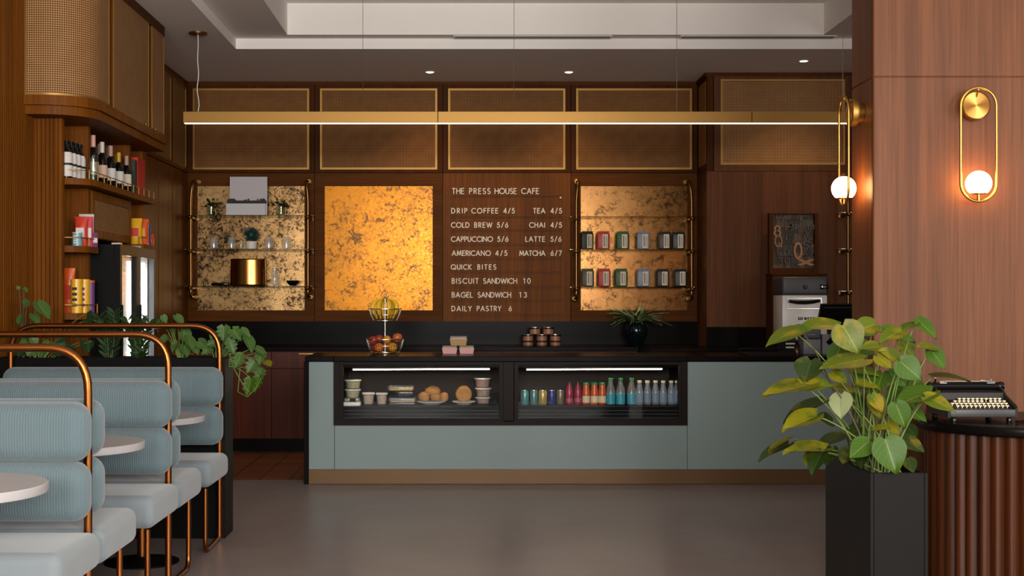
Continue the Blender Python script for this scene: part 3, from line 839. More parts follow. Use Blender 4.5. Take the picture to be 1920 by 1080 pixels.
CASEB = plain('case_back', rgb(46, 34, 23), 0.5, spec=0.15)
DECK = 0.602
def case(label, pa, pb, la, lb):
    xa, xb = XC(pa) + 0.002, XC(pb) - 0.002
    z0, z1 = ZC(792), 0.952
    r = thing('display_fridge', label, 'display case', ((xa + xb) / 2, 10.7, z0), 'refrigerated cases in the counter')
    bb = MB()
    bb.box(xa, xa + 0.012, DC, 11.0, z0, z1); bb.box(xb - 0.012, xb, DC, 11.0, z0, z1)
    bb.box(xa + 0.012, xb - 0.012, DC, 11.0, z1 - 0.012, z1); bb.box(xa + 0.012, xb - 0.012, DC, 11.0, z0, z0 + 0.012)
    build('shell', bb, BLACK, r)
    bb = MB().box(xa + 0.013, xb - 0.013, 10.99, 11.0, z0 + 0.013, z1 - 0.013)
    x = xa + 0.03
    while x < xb - 0.05:
        bb.box(x, x + 0.006, 10.986, 10.99, 0.66, 0.82); x += 0.016
    build('back_panel', bb, CASEB, r)
    bb = MB().box(xa + 0.013, xb - 0.013, 10.44, 10.985, DECK - 0.02, DECK - 0.001)
    build('deck', bb, BLACK, r)
    build('grille', MB().box(xa + 0.013, xb - 0.013, 10.41, 10.43, z0 + 0.013, DECK - 0.003), BLACK_M, r)
    for z in (0.573, 0.545, 0.517):
        build('grille_trim', MB().box(xa + 0.02, xb - 0.02, 10.404, 10.409, z - 0.0025, z), GREYD, r)
    build('top_bar', MB().box(xa + 0.013, xb - 0.013, 10.44, 10.47, z1 - 0.045, z1 - 0.013), BLACK_G, r)
    zt = Z(692, 10.6)
    hs = build('lamp_housing', MB().box(X(la, 10.6), X(lb, 10.6), 10.585, 10.64, zt - 0.012, zt + 0.028), BLACK, r)
    build('lamp', MB().tube([(X(la, 10.6) + 0.01, 10.578, zt - 0.003), (X(lb, 10.6) - 0.01, 10.578, zt + 0.002)], 0.0042, 8), LED, hs)
    f = build('glass_door', MB().box(xa + 0.02, xb - 0.02, DC + 0.005, DC + 0.011, z0 + 0.03, z1 - 0.03), GLASS_C, r)
    build('door_frame', MB().frame(xa, xb, z0, z1, 0.03, DC - 0.012, DC + 0.014, wb=0.03, wt=0.022), BLKWOOD, f)
    hx = xb - 0.015
    return r
case('left display case in the counter, filled with pastries and food tubs', 636, 944, 660, 920)
case('right display case in the counter, filled with cans and bottled drinks', 964, 1280, 985, 1243)

# ================================================================ LEFT WALL UNIT
# rounded cane overhead cabinet
XN, YN, RC, YF = -2.443, 8.52, 0.30, 10.66
def bulge(off, y_end=YF, x_start=-2.87, n=14):
    xn, yn, rc = XN + off, YN - off, RC + off
    p = [(x_start, yn)]
    for i in range(n + 1):
        t = -PI / 2 + (PI / 2) * i / n
        p.append((xn - rc + rc * math.cos(t), yn + rc + rc * math.sin(t)))
    p.append((xn, y_end))
    return p
def sub_path(path, f0, f1):
    """the stretch of a path between two test functions"""
    return [q for q in path if f0(q) and f1(q)]
full = bulge(0)
r = thing('cane_overhead_cabinet', 'overhead cabinet with rounded corner and pale cane doors above the wine shelf', 'cabinet', (-2.6, 9.6, 2.62))
body = bulge(-0.012) + [(-2.94, YF), (-2.94, YN + 0.012)]
build('body', MB().prism(body, 2.72, 3.6), W_WALL, r)
rim1 = bulge(0.022, YF + 0.01) + [(-2.94, YF + 0.01), (-2.94, YN - 0.022)]
rim2 = bulge(0.006, YF + 0.005) + [(-2.94, YF + 0.005), (-2.94, YN - 0.006)]
build('rim', MB().prism(rim1, 2.678, 2.742), W_WALL, r)
build('base_board', MB().prism(rim2, 2.62, 2.676), W_WALL, r)
build('top_rail', MB().prism(rim2, 3.54, 3.618), W_DARK, r)
def cdoor(path, first):
    z0, z1 = 2.744, 3.538
    d = build('door', MB().wall(path, z0, z1, 0.008), W_WALL, r)
    q = [Vector((p[0], p[1])) for p in path]
    # cane sheet a little in front of the door board
    def off(path, o):
        out = []
        n = len(path)
        for i in range(n):
            t = (Vector(path[min(i + 1, n - 1)]) - Vector(path[max(i - 1, 0)])).normalized()
            nn = Vector((t.y, -t.x))
            out.append((path[i][0] + nn.x * o, path[i][1] + nn.y * o))
        return out
    def inset(path, m):
        p = [Vector(x) for x in path]
        p[0] = p[0] + (p[1] - p[0]).normalized() * m
        p[-1] = p[-1] + (p[-2] - p[-1]).normalized() * m
        return [(v.x, v.y) for v in p]
    build('cane_panel', MB().wall(off(inset(path, 0.016), 0.005), z0 + 0.012, z1 - 0.012, 0.004), CANE_L, d)
    tb = MB()
    o = off(path, 0.008)
    tb.wall(o, z0, z0 + 0.012, 0.005); tb.wall(o, z1 - 0.012, z1, 0.005)
    tb.wall([o[0], tuple(Vector(o[0]) + (Vector(o[1]) - Vector(o[0])).normalized() * 0.014)], z0 + 0.012, z1 - 0.012, 0.005)
    tb.wall([tuple(Vector(o[-1]) + (Vector(o[-2]) - Vector(o[-1])).normalized() * 0.014), o[-1]], z0 + 0.012, z1 - 0.012, 0.005)
    build('brass_trim', tb, BRASS_T, d)
    return d
p1 = bulge(0, 9.03, -2.846)
cdoor(p1, True)
p2 = [(XN, 9.13), (XN, 9.5), (XN, 10.14)]
d2 = cdoor(p2, False)
p3_ = [(XN, 10.235), (XN, 10.4), (XN, 10.645)]
d3 = cdoor(p3_, False)
for d, y in ((d2, 10.0), (d3, 10.3)):
    build('knob', MB().ball((XN + 0.018, y, 2.752), 0.011, u=10, v=6).cyl((XN, y, 2.752), (XN + 0.014, y, 2.752), 0.005, 8), BRASS, d)

# wall unit carcass: dividers, shelves, centre cane flap
r = thing('wall_unit', 'walnut wall unit with niches around the black fridge', 'cabinet', (-2.75, 9.7, 0))
for ya, yb in ((9.10, 9.15), (10.20, 10.25), (10.62, 10.74)):
    z0 = 1.83 if ya == 10.20 else 0.0
    build('upright', MB().box(-2.948, -2.6, ya, yb, z0, 2.619), W_WALL, r)
build('back_panel', MB().box(-2.949, -2.93, 8.765, 10.62, 0, 2.619), W_DARK, r)
def shelf(name, z, ya, yb, xf, rnear, rail=True):
    p = [(-2.929, yb), (-2.929, ya), (xf - rnear, ya)]
    for i in range(1, 8):
        t = -PI / 2 + PI / 2 * i / 7
        p.append((xf - rnear + rnear * math.cos(t), ya + rnear + rnear * math.sin(t)))
    p.append((xf, yb))
    s = build(name, MB().prism(p[::-1], z - 0.042, z), W_WALL, r)
    if rail:
        e = [Vector((q[0], q[1], z)) for q in p[2:]]
        e = [v + Vector((-0.012, 0.008, 0)) for v in e]
        g = MB()
        g.tube([v + Vector((0, 0, 0.055)) for v in e], 0.0035, 6)
        L = [0]
        for u, v in zip(e, e[1:]): L.append(L[-1] + (v - u).length)
        n = max(2, int(L[-1] / 0.15))
        for i in range(n + 1):
            d = L[-1] * i / n
            for j in range(len(e) - 1):
                if L[j] <= d <= L[j + 1] + 1e-9:
                    t = (d - L[j]) / max(1e-9, L[j + 1] - L[j]); q = e[j].lerp(e[j + 1], t)
                    g.cyl(q, q + Vector((0, 0, 0.06)), 0.005, 6); break
        build('gallery_rail', g, BRASS_T, s)
    return s
# dividers stop the shelves, so each shelf runs in front of them
XS = -2.5
shelf('shelf', 2.235, 8.765, 10.60, XS, 0.14)
shelf('shelf', 1.79, 8.765, 9.098, XS - 0.03, 0.13)
shelf('shelf', 1.345, 8.765, 9.098, XS - 0.03, 0.13)
shelf('shelf', 0.80, 8.765, 9.098, XS - 0.03, 0.13, False)
shelf('shelf', 1.865, 10.252, 10.60, XS, 0.03)
fl = build('flap', MB().box(-2.928, -2.598, 9.152, 10.198, 1.86, 2.19), W_WALL, r)
build('cane_panel', MB().wall([(-2.594, 9.2), (-2.594, 10.15)], 1.92, 2.13, 0.003), CANE_L, fl)
build('flap_frame', MB().box(-2.597, -2.585, 9.155, 9.2, 1.865, 2.185).box(-2.597, -2.585, 10.15, 10.195, 1.865, 2.185).box(-2.597, -2.585, 9.2, 10.15, 1.865, 1.92).box(-2.597, -2.585, 9.2, 10.15, 2.13, 2.185), W_WALL, fl)

# glass-door fridge
r = thing('drinks_fridge', 'tall black double-door glass fridge lit white inside', 'fridge', (-2.65, 9.72, 0))
y0, y1, x0, x1, zt = 9.165, 10.195, -2.92, -2.44, 1.815
b = MB()
b.box(x0, x1, y0, y0 + 0.04, 0.02, zt); b.box(x0, x1, y1 - 0.04, y1, 0.02, zt); b.box(x0, x0 + 0.03, y0 + 0.04, y1 - 0.04, 0.02, zt)
b.box(x0 + 0.03, x1, y0 + 0.04, y1 - 0.04, zt - 0.06, zt); b.box(x0 + 0.03, x1, y0 + 0.04, y1 - 0.04, 0.02, 0.12)
build('body', b, BLACK, r)
b = MB()
b.box(x0 + 0.031, x0 + 0.036, y0 + 0.041, y1 - 0.041, 0.12, zt - 0.061); b.box(x0 + 0.036, x1 - 0.01, y1 - 0.05, y1 - 0.041, 0.12, zt - 0.061)
build('liner', b, WHITE_P, r)
for i, (ya, yb) in enumerate(((9.165, 9.675), (9.685, 10.195))):
    b = MB()
    X0, X1 = -2.438, -2.40
    b.box(X0, X1, ya, ya + 0.05, 0.06, zt); b.box(X0, X1, yb - 0.05, yb, 0.06, zt)
    b.box(X0, X1, ya + 0.05, yb - 0.05, zt - 0.07, zt); b.box(X0, X1, ya + 0.05, yb - 0.05, 0.06, 0.14)
    d = build('door', b, BLACK if i == 0 else GREYD, r)
    build('pane', MB().box(-2.42, -2.414, ya + 0.05, yb - 0.05, 0.14, zt - 0.07), GLASS, d)
    build('handle', MB().box(-2.40, -2.385, ya + 0.012, ya + 0.03, 0.8, 1.4, 0.004, 1), BLACK, d)
    build('hinge', MB().box(-2.46, -2.40, ya + 0.005, ya + 0.06, zt + 0.001, zt + 0.012), STEEL, d)
    build('lamp', MB().box(-2.475, -2.455, yb - 0.03 - 0.1 * i, yb - 0.01 - 0.1 * i, 0.2, zt - 0.1), FRIDGE_L, r)
for z in (0.5, 0.83, 1.16, 1.48):
    b = MB()
    for i in range(14): b.cyl((x0 + 0.04 + i * 0.028, y0 + 0.045, z), (x0 + 0.04 + i * 0.028, y1 - 0.055, z), 0.002, 5)
    build('rack', b, WIRE, r)

# tall doors and far cane cabinets on the left wall
for (ya, yb, lab) in ((10.76, 12.04, 'plain walnut door panel on the left wall beyond the fridge'), (12.07, 12.60, 'walnut wall panel with a dark gap beside it, beyond the fridge'), (12.63, 13.29, 'walnut corner panel on the left wall next to the pipe shelves')):
    b = MB().box(-2.949, -2.81, ya, yb, 0.0, 2.70)
    single('wall_door_panel', b, W_WALL, lab, 'panel', (-2.88, (ya + yb) / 2, 0), 'panels of the left wall')
for (ya, yb, lab) in ((10.76, 11.9, 'cane cabinet high on the left wall, mostly hidden by the rounded cabinet'), (11.905, 12.62, 'narrow cane cabinet high on the left wall, further from the corner'), (12.63, 13.29, 'narrow cane cabinet high on the left wall, in the corner')):
    r = thing('cane_cabinet', lab, 'cabinet', (-2.81, (ya + yb) / 2, 2.71), 'cane cabinets of the left wall')
    w = (yb - ya) / 2
    r.location = (0, 0, 0)
    build('body', MB().box(-w, w, 0.021, 0.135, 2.71, 3.585), W_WALL, r)
    cane_door(r, -w, w, 2.71, 3.585, 0.05, 0.036, 0.03, CANE_L, W_WALL)
    for o in [r] + list(r.children_recursive):
        if o.type == 'MESH':
            o.data.transform(Matrix.Translation((0, 0, -2.71)))
    r.location = (-2.81, (ya + yb) / 2, 2.71)
    r.rotation_euler = (0, 0, PI / 2)

# ================================================================ BOOTHS
def bolster(xa, xb, ya, yb, za, zb, r=0.069):
    return MB().box(xa, xb, ya, yb, za, zb, r, 8)
RX = -1.49                      # aisle-side leg of the rails
LX = -2.735
def booth(label, D, ztop, sides):
    r = thing('booth_bench', label, 'booth seat', ((RX + LX) / 2, D, 0), 'blue booth benches along the left wall')
    rail = round_path([(LX, D, 0.012), (LX, D, ztop), (RX, D, ztop), (RX, D, 0.012)], 0.17, 9)
    build('rail', MB().tube(rail, 0.0165, 12), BRONZE, r)
    for s in sides:             # -1 faces the camera, +1 faces away
        y0 = D + s * 0.02
        cy = (y0, D + s * 0.165)
        for za, zb in ((0.806, 1.036), (0.577, 0.808)):
            build('back_cushion', bolster(-2.745, -1.452, min(cy), max(cy), za, zb), CORD, r)
        sy = (D + s * 0.012, D + s * 0.55)
        m = bolster(-2.745, -1.43, min(sy), max(sy), 0.385, 0.525, 0.045)
        for v in m.bm.verts:    # the seat rises a little to its front edge and is softly crowned
            t = abs(v.co.y - D) / 0.55
            u = (v.co.x + 2.09) / 0.66
            if v.co.z > 0.455: v.co.z += 0.012 * t + 0.008 * (1 - u * u)
        build('seat_cushion', m, WEAVE, r)
        build('seat_board', MB().box(-2.68, -1.52, min(sy) + 0.06, max(sy) - 0.08, 0.368, 0.384), BLACK_M, r)
        for xx in (RX, LX):
            fx = xx + (0.005 if xx == RX else -0.005)
            p = round_path([(xx, D + s * 0.005, 0.012), (fx, D + s * 0.45, 0.012), (fx, D + s * 0.45, 0.37)], 0.07, 6)
            build('leg', MB().tube(p, 0.0135, 10), BRONZE, r)
    return r
booth('light blue corduroy booth bench nearest the camera, only half of it in the picture', 5.21, 1.241, (-1, 1))
booth('middle light blue corduroy booth bench, back to back seats under a bronze rail', 6.60, 1.259, (-1, 1))
booth('single-sided blue corduroy booth bench against the black plant box', 7.95, 1.277, (-1,))

def table(label, D):
    r = thing('round_table', label, 'table', (-1.785, D, 0), 'small round tables between the booths')
    build('top', MB().lathe([(0, 0.763), (0.325, 0.763), (0.338, 0.768), (0.34, 0.774), (0.34, 0.795), (0.336, 0.8), (0, 0.8)], (-1.785, D, 0), 64), WHITE, r)
    build('pole', MB().lathe([(0.055, 0.762), (0.055, 0.752), (0.028, 0.74), (0.026, 0.03)], (-1.785, D, 0), 20), BRONZE, r)
    build('base', MB().lathe([(0, 0.0), (0.2, 0.0), (0.2, 0.008), (0.06, 0.02), (0.03, 0.034), (0, 0.034)], (-1.785, D, 0), 40), BLACK_M, r)
table('white round table in front of the nearest booth, cut by the picture edge', 4.53)
table('white round table between the nearest and the middle booth', 5.905)
table('small white round table between the middle booth and the plant box bench', 7.27)

# ---------------------------------------------------------------- plant box behind the last booth
r = thing('plant_box', 'long black plant box standing behind the last booth bench', 'planter', (-2.1, 8.13, 0))
b = MB()
b.box(-2.845, -1.484, 8.0, 8.02, 0.0, 1.085, 0.002, 1); b.box(-2.845, -1.484, 8.25, 8.27, 0.0, 1.085, 0.002, 1)
b.box(-2.845, -2.825, 8.02, 8.25, 0.0, 1.085); b.box(-2.825, -1.484, 8.02, 8.25, 0.0, 0.04)
build('box', b, BLACK_M, r)
build('end_panel', MB().box(-1.483, -1.466, 7.998, 8.272, 0.0, 1.087, 0.002, 1), BLKWOOD, r)
build('soil', MB().box(-2.824, -1.485, 8.021, 8.249, 0.98, 1.0), plain('dark_soil', rgb(38, 28, 22), 0.9, noise=0.4), r)

LG1 = leafmat('pothos_leaf', rgb(54, 74, 10), rgb(87, 96, 15), rgb(124, 131, 54), rgb(123, 106, 18), 0.6)
LG2 = leafmat('pothos_leaf_green', rgb(37, 70, 12), rgb(65, 92, 18), rgb(113, 126, 59))
LG3 = leafmat('pothos_leaf_dark', rgb(21, 39, 10), rgb(40, 56, 14), rgb(62, 74, 28), rgb(101, 84, 21), 0.66)
LGY = leafmat('yellowing_leaf', rgb(92, 92, 12), rgb(114, 106, 16), rgb(130, 128, 46), rgb(66, 76, 12), 0.55)
LGP = leafmat('pale_leaf_underside', rgb(117, 127, 85), rgb(134, 141, 101), rgb(93, 107, 62))
LM1 = leafmat('monstera_leaf', rgb(47, 75, 36), rgb(75, 103, 47), rgb(109, 129, 68))
LM2 = leafmat('dark_zamia_leaf', rgb(22, 42, 19), rgb(37, 62, 27), rgb(49, 73, 36))
LM3 = leafmat('spider_leaf', rgb(120, 146, 84), rgb(176, 184, 132), rgb(222, 220, 184))
STEM = plain('green_stem', rgb(96, 116, 50), 0.5)
STEM_D = plain('dark_stem', rgb(66, 62, 38), 0.6)

def px3(px, py, D): return Vector((X(px, D), D, Z(py, D)))
def add_leaf(root, bx, by, tx, ty, wpx, D, mat, soil, tilt_to=None, droop=0.18, cup=0.1, stem_m=STEM, shape='heart', dD=None, name='leaf', lobes=0, sr=0.003, stem=True, ratio=0.8):
    """a leaf from its stalk end to its tip, plus its stalk down to the soil"""
    base = px3(bx, by, D)
    tip = px3(tx, ty, D + (dD if dD is not None else random.uniform(-0.06, 0.02)))
    ax = tip - base; L = ax.length
    W = max(ratio * L, wpx * D / F * 1.02)
    c = min(1.0, wpx * D / F / W)
    th = math.acos(c)
    view = Vector((-base.x, -D, H - base.z)).normalized()
    a = ax.normalized()
    nv = (view - a * view.dot(a)).normalized()
    sd = a.cross(nv)
    if sd.z < 0: sd = -sd
    n = nv * math.cos(th) + sd * math.sin(th)
    lf = build(name, MB().leaf(base, ax, n, L * 1.03, W, droop, cup, shape, lobes=lobes), mat, root, 60)
    if stem:
        s = Vector(soil)
        mid = Vector((s.x * 0.6 + base.x * 0.4, (s.y + base.y) / 2, s.z + (base.z - s.z) * 0.72))
        if base.z < s.z + 0.06: mid = Vector(((s.x + base.x) / 2, (s.y + base.y) / 2, max(s.z, base.z) + 0.07))
        build('stem', MB().tube(bez(s, mid, base, 9), [sr * (1.25 - 0.5 * i / 9) for i in range(10)], 6), stem_m, root)
    return lf

def plantbox_root(label, px, D, name='trailing_plant', cat='plant'):
    return thing(name, label, cat, (X(px, D), D, 1.0), 'plants in the long black plant box')
# trailing monstera at the right end
r = plantbox_root('monstera with holed leaves trailing over the right end of the plant box', 410, 8.13, 'monstera')
s0 = (X(405, 8.13), 8.13, 1.001)
for (bx, by, tx, ty, w, m) in [
    (420, 612, 418, 640, 30, LM1), (436, 618, 452, 638, 30, LM1), (452, 618, 470, 632, 16, LM1), (462, 630, 474, 660, 20, LM1),
    (430, 640, 440, 665, 26, LM1), (408, 640, 385, 648, 22, LM1), (395, 652, 378, 664, 22, LM1), (404, 624, 394, 636, 18, LM1),
    (452, 665, 440, 690, 26, LM1), (480, 652, 500, 668, 14, LM1), (490, 660, 486, 684, 26, LM1), (498, 678, 508, 686, 14, LGY),
    (478, 678, 462, 700, 28, LM1), (490, 690, 484, 712, 26, LM1), (470, 710, 462, 742, 28, LG2), (486, 706, 476, 735, 24, LG2),
    (424, 630, 434, 652, 24, LM1), (418, 655, 424, 672, 22, LM1)]:
    add_leaf(r, bx, by, tx, ty, w, 8.13 - (0.02 if bx > 425 else 0.0), m, s0, shape='heart', lobes=4 if w > 20 else 0, sr=0.0028, ratio=0.85)
build('stem', MB().tube([px3(430, 662, 8.1), px3(438, 690, 8.08), px3(456, 722, 8.08), px3(470, 738, 8.08)], 0.003, 6), STEM, r)
build('stem', MB().tube([px3(450, 690, 8.1), px3(446, 735, 8.06), px3(464, 744, 8.06), px3(480, 728, 8.08), px3(490, 708, 8.08)], 0.0025, 6), STEM, r)
r = plantbox_root('leafy green pothos behind the rail, between the fridge glow and the monstera', 335, 8.13)
s0 = (X(340, 8.13), 8.13, 1.001)
for (bx, by, tx, ty, w) in [(305, 592, 312, 606, 14), (330, 592, 344, 608, 16), (345, 618, 352, 648, 24), (352, 632, 362, 655, 20), (320, 612, 328, 632, 12),
                            (312, 630, 300, 648, 14), (360, 645, 372, 664, 20), (345, 648, 352, 668, 20), (372, 640, 390, 654, 22), (300, 600, 294, 622, 12), (332, 640, 322, 660, 14)]:
    add_leaf(r, bx, by, tx, ty, w, 8.14, LM1, s0, sr=0.0028)

def zamia(label, px, tops):
    r = plantbox_root(label, px, 8.13, 'zamia_plant')
    for (tx, ty, n) in tops:
        s = px3(px + (tx - px) * 0.25, 0, 8.13); s.z = 1.001
        e = px3(tx, ty, 8.13 + random.uniform(-0.04, 0.06))
        pts = bez(s, Vector((s.x, s.y, s.z + (e.z - s.z) * 0.7)), e, 10)
        build('stem', MB().tube(pts, [0.006 - 0.0004 * i for i in range(11)], 6), STEM_D, r)
        b = MB()
        for i in range(2, 11):
            for sd in (-1, 1):
                p = pts[i]; t = (pts[min(i + 1, 10)] - pts[i - 1]).normalized()
                d = Vector((sd * 0.8, random.uniform(-0.5, 0.3), 0.35)) + t * 0.45
                b.leaf(p, d, Vector((-sd * 0.4, -0.8, 0.5)), random.uniform(0.055, 0.08), 0.024, 0.1, 0.1, 'oval', 2, 5)
        build('frond', b, LM2, r, 60)
    return r
zamia('dark zamia plant standing in front of the fridge left door', 205, [(185, 598, 8), (214, 588, 8), (222, 612, 8), (198, 610, 8)])
zamia('dark zamia plant silhouetted against the lit right fridge door', 262, [(240, 602, 8), (262, 604, 8), (280, 606, 8), (252, 630, 8)])
r = plantbox_root('green pothos with drooping leaves at the left end of the plant box', 60, 8.13)
s0 = (X(70, 8.13), 8.13, 1.001)
for (bx, by, tx, ty, w) in [(62, 655, 50, 668, 20), (50, 640, 36, 650, 16), (75, 650, 78, 674, 20), (92, 640, 84, 664, 22), (110, 640, 122, 660, 18), (100, 655, 112, 668, 14),
                            (42, 655, 34, 670, 14), (128, 645, 140, 660, 12), (60, 632, 70, 648, 18), (120, 632, 104, 642, 14), (155, 640, 160, 662, 14), (172, 640, 165, 660, 14), (166, 585, 172, 612, 12), (160, 600, 168, 616, 12)]:
    add_leaf(r, bx, by, tx, ty, w, 8.13, LM1 if w > 15 else LM2, s0, sr=0.0025)
r = plantbox_root('tall thin stemmed plant with two big leaves against the slatted wall', 40, 8.16, 'philodendron')
s0 = (X(42, 8.16), 8.16, 1.001)
for (bx, by, tx, ty, w) in [(70, 568, 94, 596, 24), (62, 590, 72, 608, 18), (52, 562, 44, 578, 16), (45, 540, 52, 548, 8), (36, 542, 30, 536, 8), (40, 592, 34, 608, 12)]:
    add_leaf(r, bx, by, tx, ty, w, 8.16, LM1, s0, stem_m=STEM_D, sr=0.003)

# ================================================================ RIGHT SIDE: column lamps, pedestal, planter
def sconce(root_name, label, cx, cz, yw, rot):
    """oval ring wall lamp; built facing -Y at the origin, then turned"""
    r = thing('wall_lamp', label, 'lamp', (0, 0, 0), 'brass ring wall lamps on the column')
    hz, hw = 0.2625, 0.0825
    build('back_plate', MB().lathe([(0, -0.062), (0.061, -0.062), (0.066, -0.058), (0.066, -0.03), (0.05, -0.027), (0.05, 0), (0, 0)], (0, 0, 0.185), 40, 'y'), BRASS_R, r)
    pts = []
    for i in range(16): t = PI * i / 15; pts.append((hw * math.cos(t), -0.087, (hz - hw) + hw * math.sin(t)))
    for i in range(16): t = PI + PI * i / 15; pts.append((hw * math.cos(t), -0.087, -(hz - hw) + hw * math.sin(t)))
    build('ring', MB().tube(pts, 0.0065, 10, closed=True), BRASS, r)
    b = MB().cyl((0, -0.087, 0.25), (0, -0.087, 0.262), 0.004, 8).cyl((0, -0.06, 0.225), (0, -0.087, 0.258), 0.004, 8)
    build('bracket', b, BRASS, r)
    g = MB()
    R = 0.0585
    prof = [(R * math.sin(t), R * math.cos(t)) for t in [PI * 0.76 * i / 16 for i in range(17)]]
    prof[0] = (0, R); prof.append((0, prof[-1][1]))
    g.lathe(prof, (0, -0.087, -0.18), 32)
    gl = build('globe', g, GLOBE, r, 50)
    build('lamp_holder', MB().lathe([(0, -0.045), (0.034, -0.045), (0.034, -0.048), (0.008, -0.052), (0.008, -0.08), (0, -0.083)], (0, -0.087, -0.18), 20), BRASS, r)
    r.location = (cx, yw, cz); r.rotation_euler = (0, 0, rot)
    return r
z_s = Z(271, 6.16)
sconce('wall_lamp', 'brass ring lamp with glowing globe on the front face of the column', X(1835, 6.16), z_s, 6.248, 0)
for xx, w in ((2.22, 'nearer the open side'), (3.10, 'further from the open side')):
    sconce('wall_lamp', 'brass ring lamp on the rear of the column, ' + w, xx, z_s, 6.608, PI)
sconce('wall_lamp', 'brass ring lamp seen edge-on on the left side of the column', 1.893, z_s, 6.43, -PI / 2)

# planter with the big pothos
r = thing('planter', 'tall black rectangular planter beside the fluted pedestal', 'planter', (1.675, 5.52, 0))
xa, xb, ya, yb, zt = 1.5625, 1.79, 5.2, 5.85, 0.753
b = MB()
b.box(xa, xa + 0.015, ya, yb, 0, zt, 0.002, 1); b.box(xb - 0.015, xb, ya, yb, 0, zt, 0.002, 1)
b.box(xa + 0.015, xb - 0.015, ya, ya + 0.015, 0, zt, 0.002, 1); b.box(xa + 0.015, xb - 0.015, yb - 0.015, yb, 0, zt, 0.002, 1)
build('box', b, plain('planter_black', rgb(18, 16, 15), 0.4, spec=0.12), r)
build('soil', MB().box(xa + 0.016, xb - 0.016, ya + 0.016, yb - 0.016, 0.66, 0.70), MATS['dark_soil'], r)
r = thing('pothos', 'large bushy yellow-green pothos growing in the black planter', 'plant', (1.675, 5.52, 0.70))
G, Gr, Dk, Ye, Pa = LG1, LG2, LG3, LGY, LGP
BIG = [
 (1500, 617, 1436, 640, 26, G, 5.35), (1485, 620, 1520, 614, 20, Gr, 5.4), (1572, 612, 1498, 604, 20, G, 5.45), (1580, 610, 1611, 660, 62, G, 5.3), (1620, 674, 1538, 684, 30, G, 5.28),
 (1520, 676, 1508, 716, 54, Dk, 5.36), (1520, 722, 1430, 735, 26, Ye, 5.3), (1500, 718, 1562, 722, 30, G, 5.32), (1640, 608, 1598, 622, 40, G, 5.6), (1655, 622, 1716, 640, 26, Gr, 5.5),
 (1690, 620, 1650, 636, 28, G, 5.45), (1655, 652, 1618, 646, 18, G, 5.4), (1720, 600, 1758, 630, 24, Gr, 5.6), (1716, 606, 1686, 618, 14, Gr, 5.6), (1745, 655, 1772, 690, 32, Gr, 5.55),
 (1752, 652, 1722, 646, 12, G, 5.55), (1688, 678, 1728, 711, 48, Gr, 5.3), (1690, 682, 1652, 652, 22, Ye, 5.38), (1748, 706, 1818, 702, 10, Dk, 5.6), (1747, 735, 1678, 752, 34, Gr, 5.35),
 (1735, 744, 1793, 766, 28, G, 5.3), (1622, 694, 1632, 738, 44, Gr, 5.5), (1640, 744, 1652, 786, 36, Ye, 5.4), (1545, 754, 1468, 782, 20, Dk, 5.4), (1531, 780, 1468, 802, 34, Ye, 5.28),
 (1478, 821, 1437, 840, 8, Ye, 5.35), (1548, 842, 1472, 838, 20, Ye, 5.3), (1478, 834, 1421, 856, 16, Dk, 5.32), (1542, 848, 1518, 886, 30, Dk, 5.25), (1577, 740, 1576, 782, 44, Pa, 5.35),
 (1582, 814, 1530, 834, 22, Dk, 5.45), (1524, 846, 1508, 868, 16, Ye, 5.3), (1592, 842, 1580, 872, 30, Dk, 5.3), (1660, 824, 1682, 888, 64, Gr, 5.17), (1628, 828, 1595, 856, 42, Gr, 5.22),
 (1680, 758, 1698, 802, 42, Gr, 5.3), (1692, 822, 1735, 846, 28, Dk, 5.4), (1634, 742, 1656, 772, 26, G, 5.35), (1640, 804, 1668, 802, 12, Ye, 5.25), (1703, 860, 1713, 886, 26, Dk, 5.3),
 (1704, 768, 1738, 788, 24, Gr, 5.45), (1590, 690, 1650, 700, 18, G, 5.45), (1606, 720, 1650, 728, 16, Ye, 5.4), (1560, 728, 1612, 734, 14, Ye, 5.5), (1720, 716, 1690, 738, 30, Gr, 5.6),
 (1560, 790, 1535, 778, 20, Dk, 5.55), (1610, 800, 1590, 822, 26, Dk, 5.5), (1668, 700, 1700, 722, 30, Gr, 5.5), (1600, 640, 1640, 664, 30, Gr, 5.55), (1680, 725, 1664, 760, 30, Gr, 5.5),
 (1660, 790, 1690, 812, 26, Ye, 5.4), (1575, 650, 1560, 690, 34, Gr, 5.6), (1655, 700, 1640, 740, 34, Gr, 5.42), (1600, 745, 1625, 780, 30, Dk, 5.5), (1705, 730, 1716, 766, 30, Gr, 5.45), (1690, 640, 1716, 668, 26, G, 5.6), (1645, 668, 1672, 690, 26, Ye, 5.35), (1560, 700, 1590, 716, 24, Ye, 5.3), (1615, 820, 1600, 845, 26, Dk, 5.4), (1675, 805, 1660, 835, 26, Dk, 5.5), (1700, 800, 1722, 820, 24, Dk, 5.5), (1560, 840, 1548, 872, 28, Dk, 5.4), (1645, 832, 1636, 866, 26, Dk, 5.45), (1620, 846, 1612, 876, 24, Dk, 5.3)]
for i, (bx, by, tx, ty, w, m, D) in enumerate(BIG):
    s = (1.675 + random.uniform(-0.07, 0.07), 5.5 + random.uniform(-0.2, 0.2), 0.701)
    add_leaf(r, bx, by, tx, ty, w, D, m, s, droop=random.uniform(0.08, 0.25), cup=random.uniform(0.03, 0.14), sr=0.0032, stem_m=STEM if i % 5 else STEM_D, dD=-0.05)

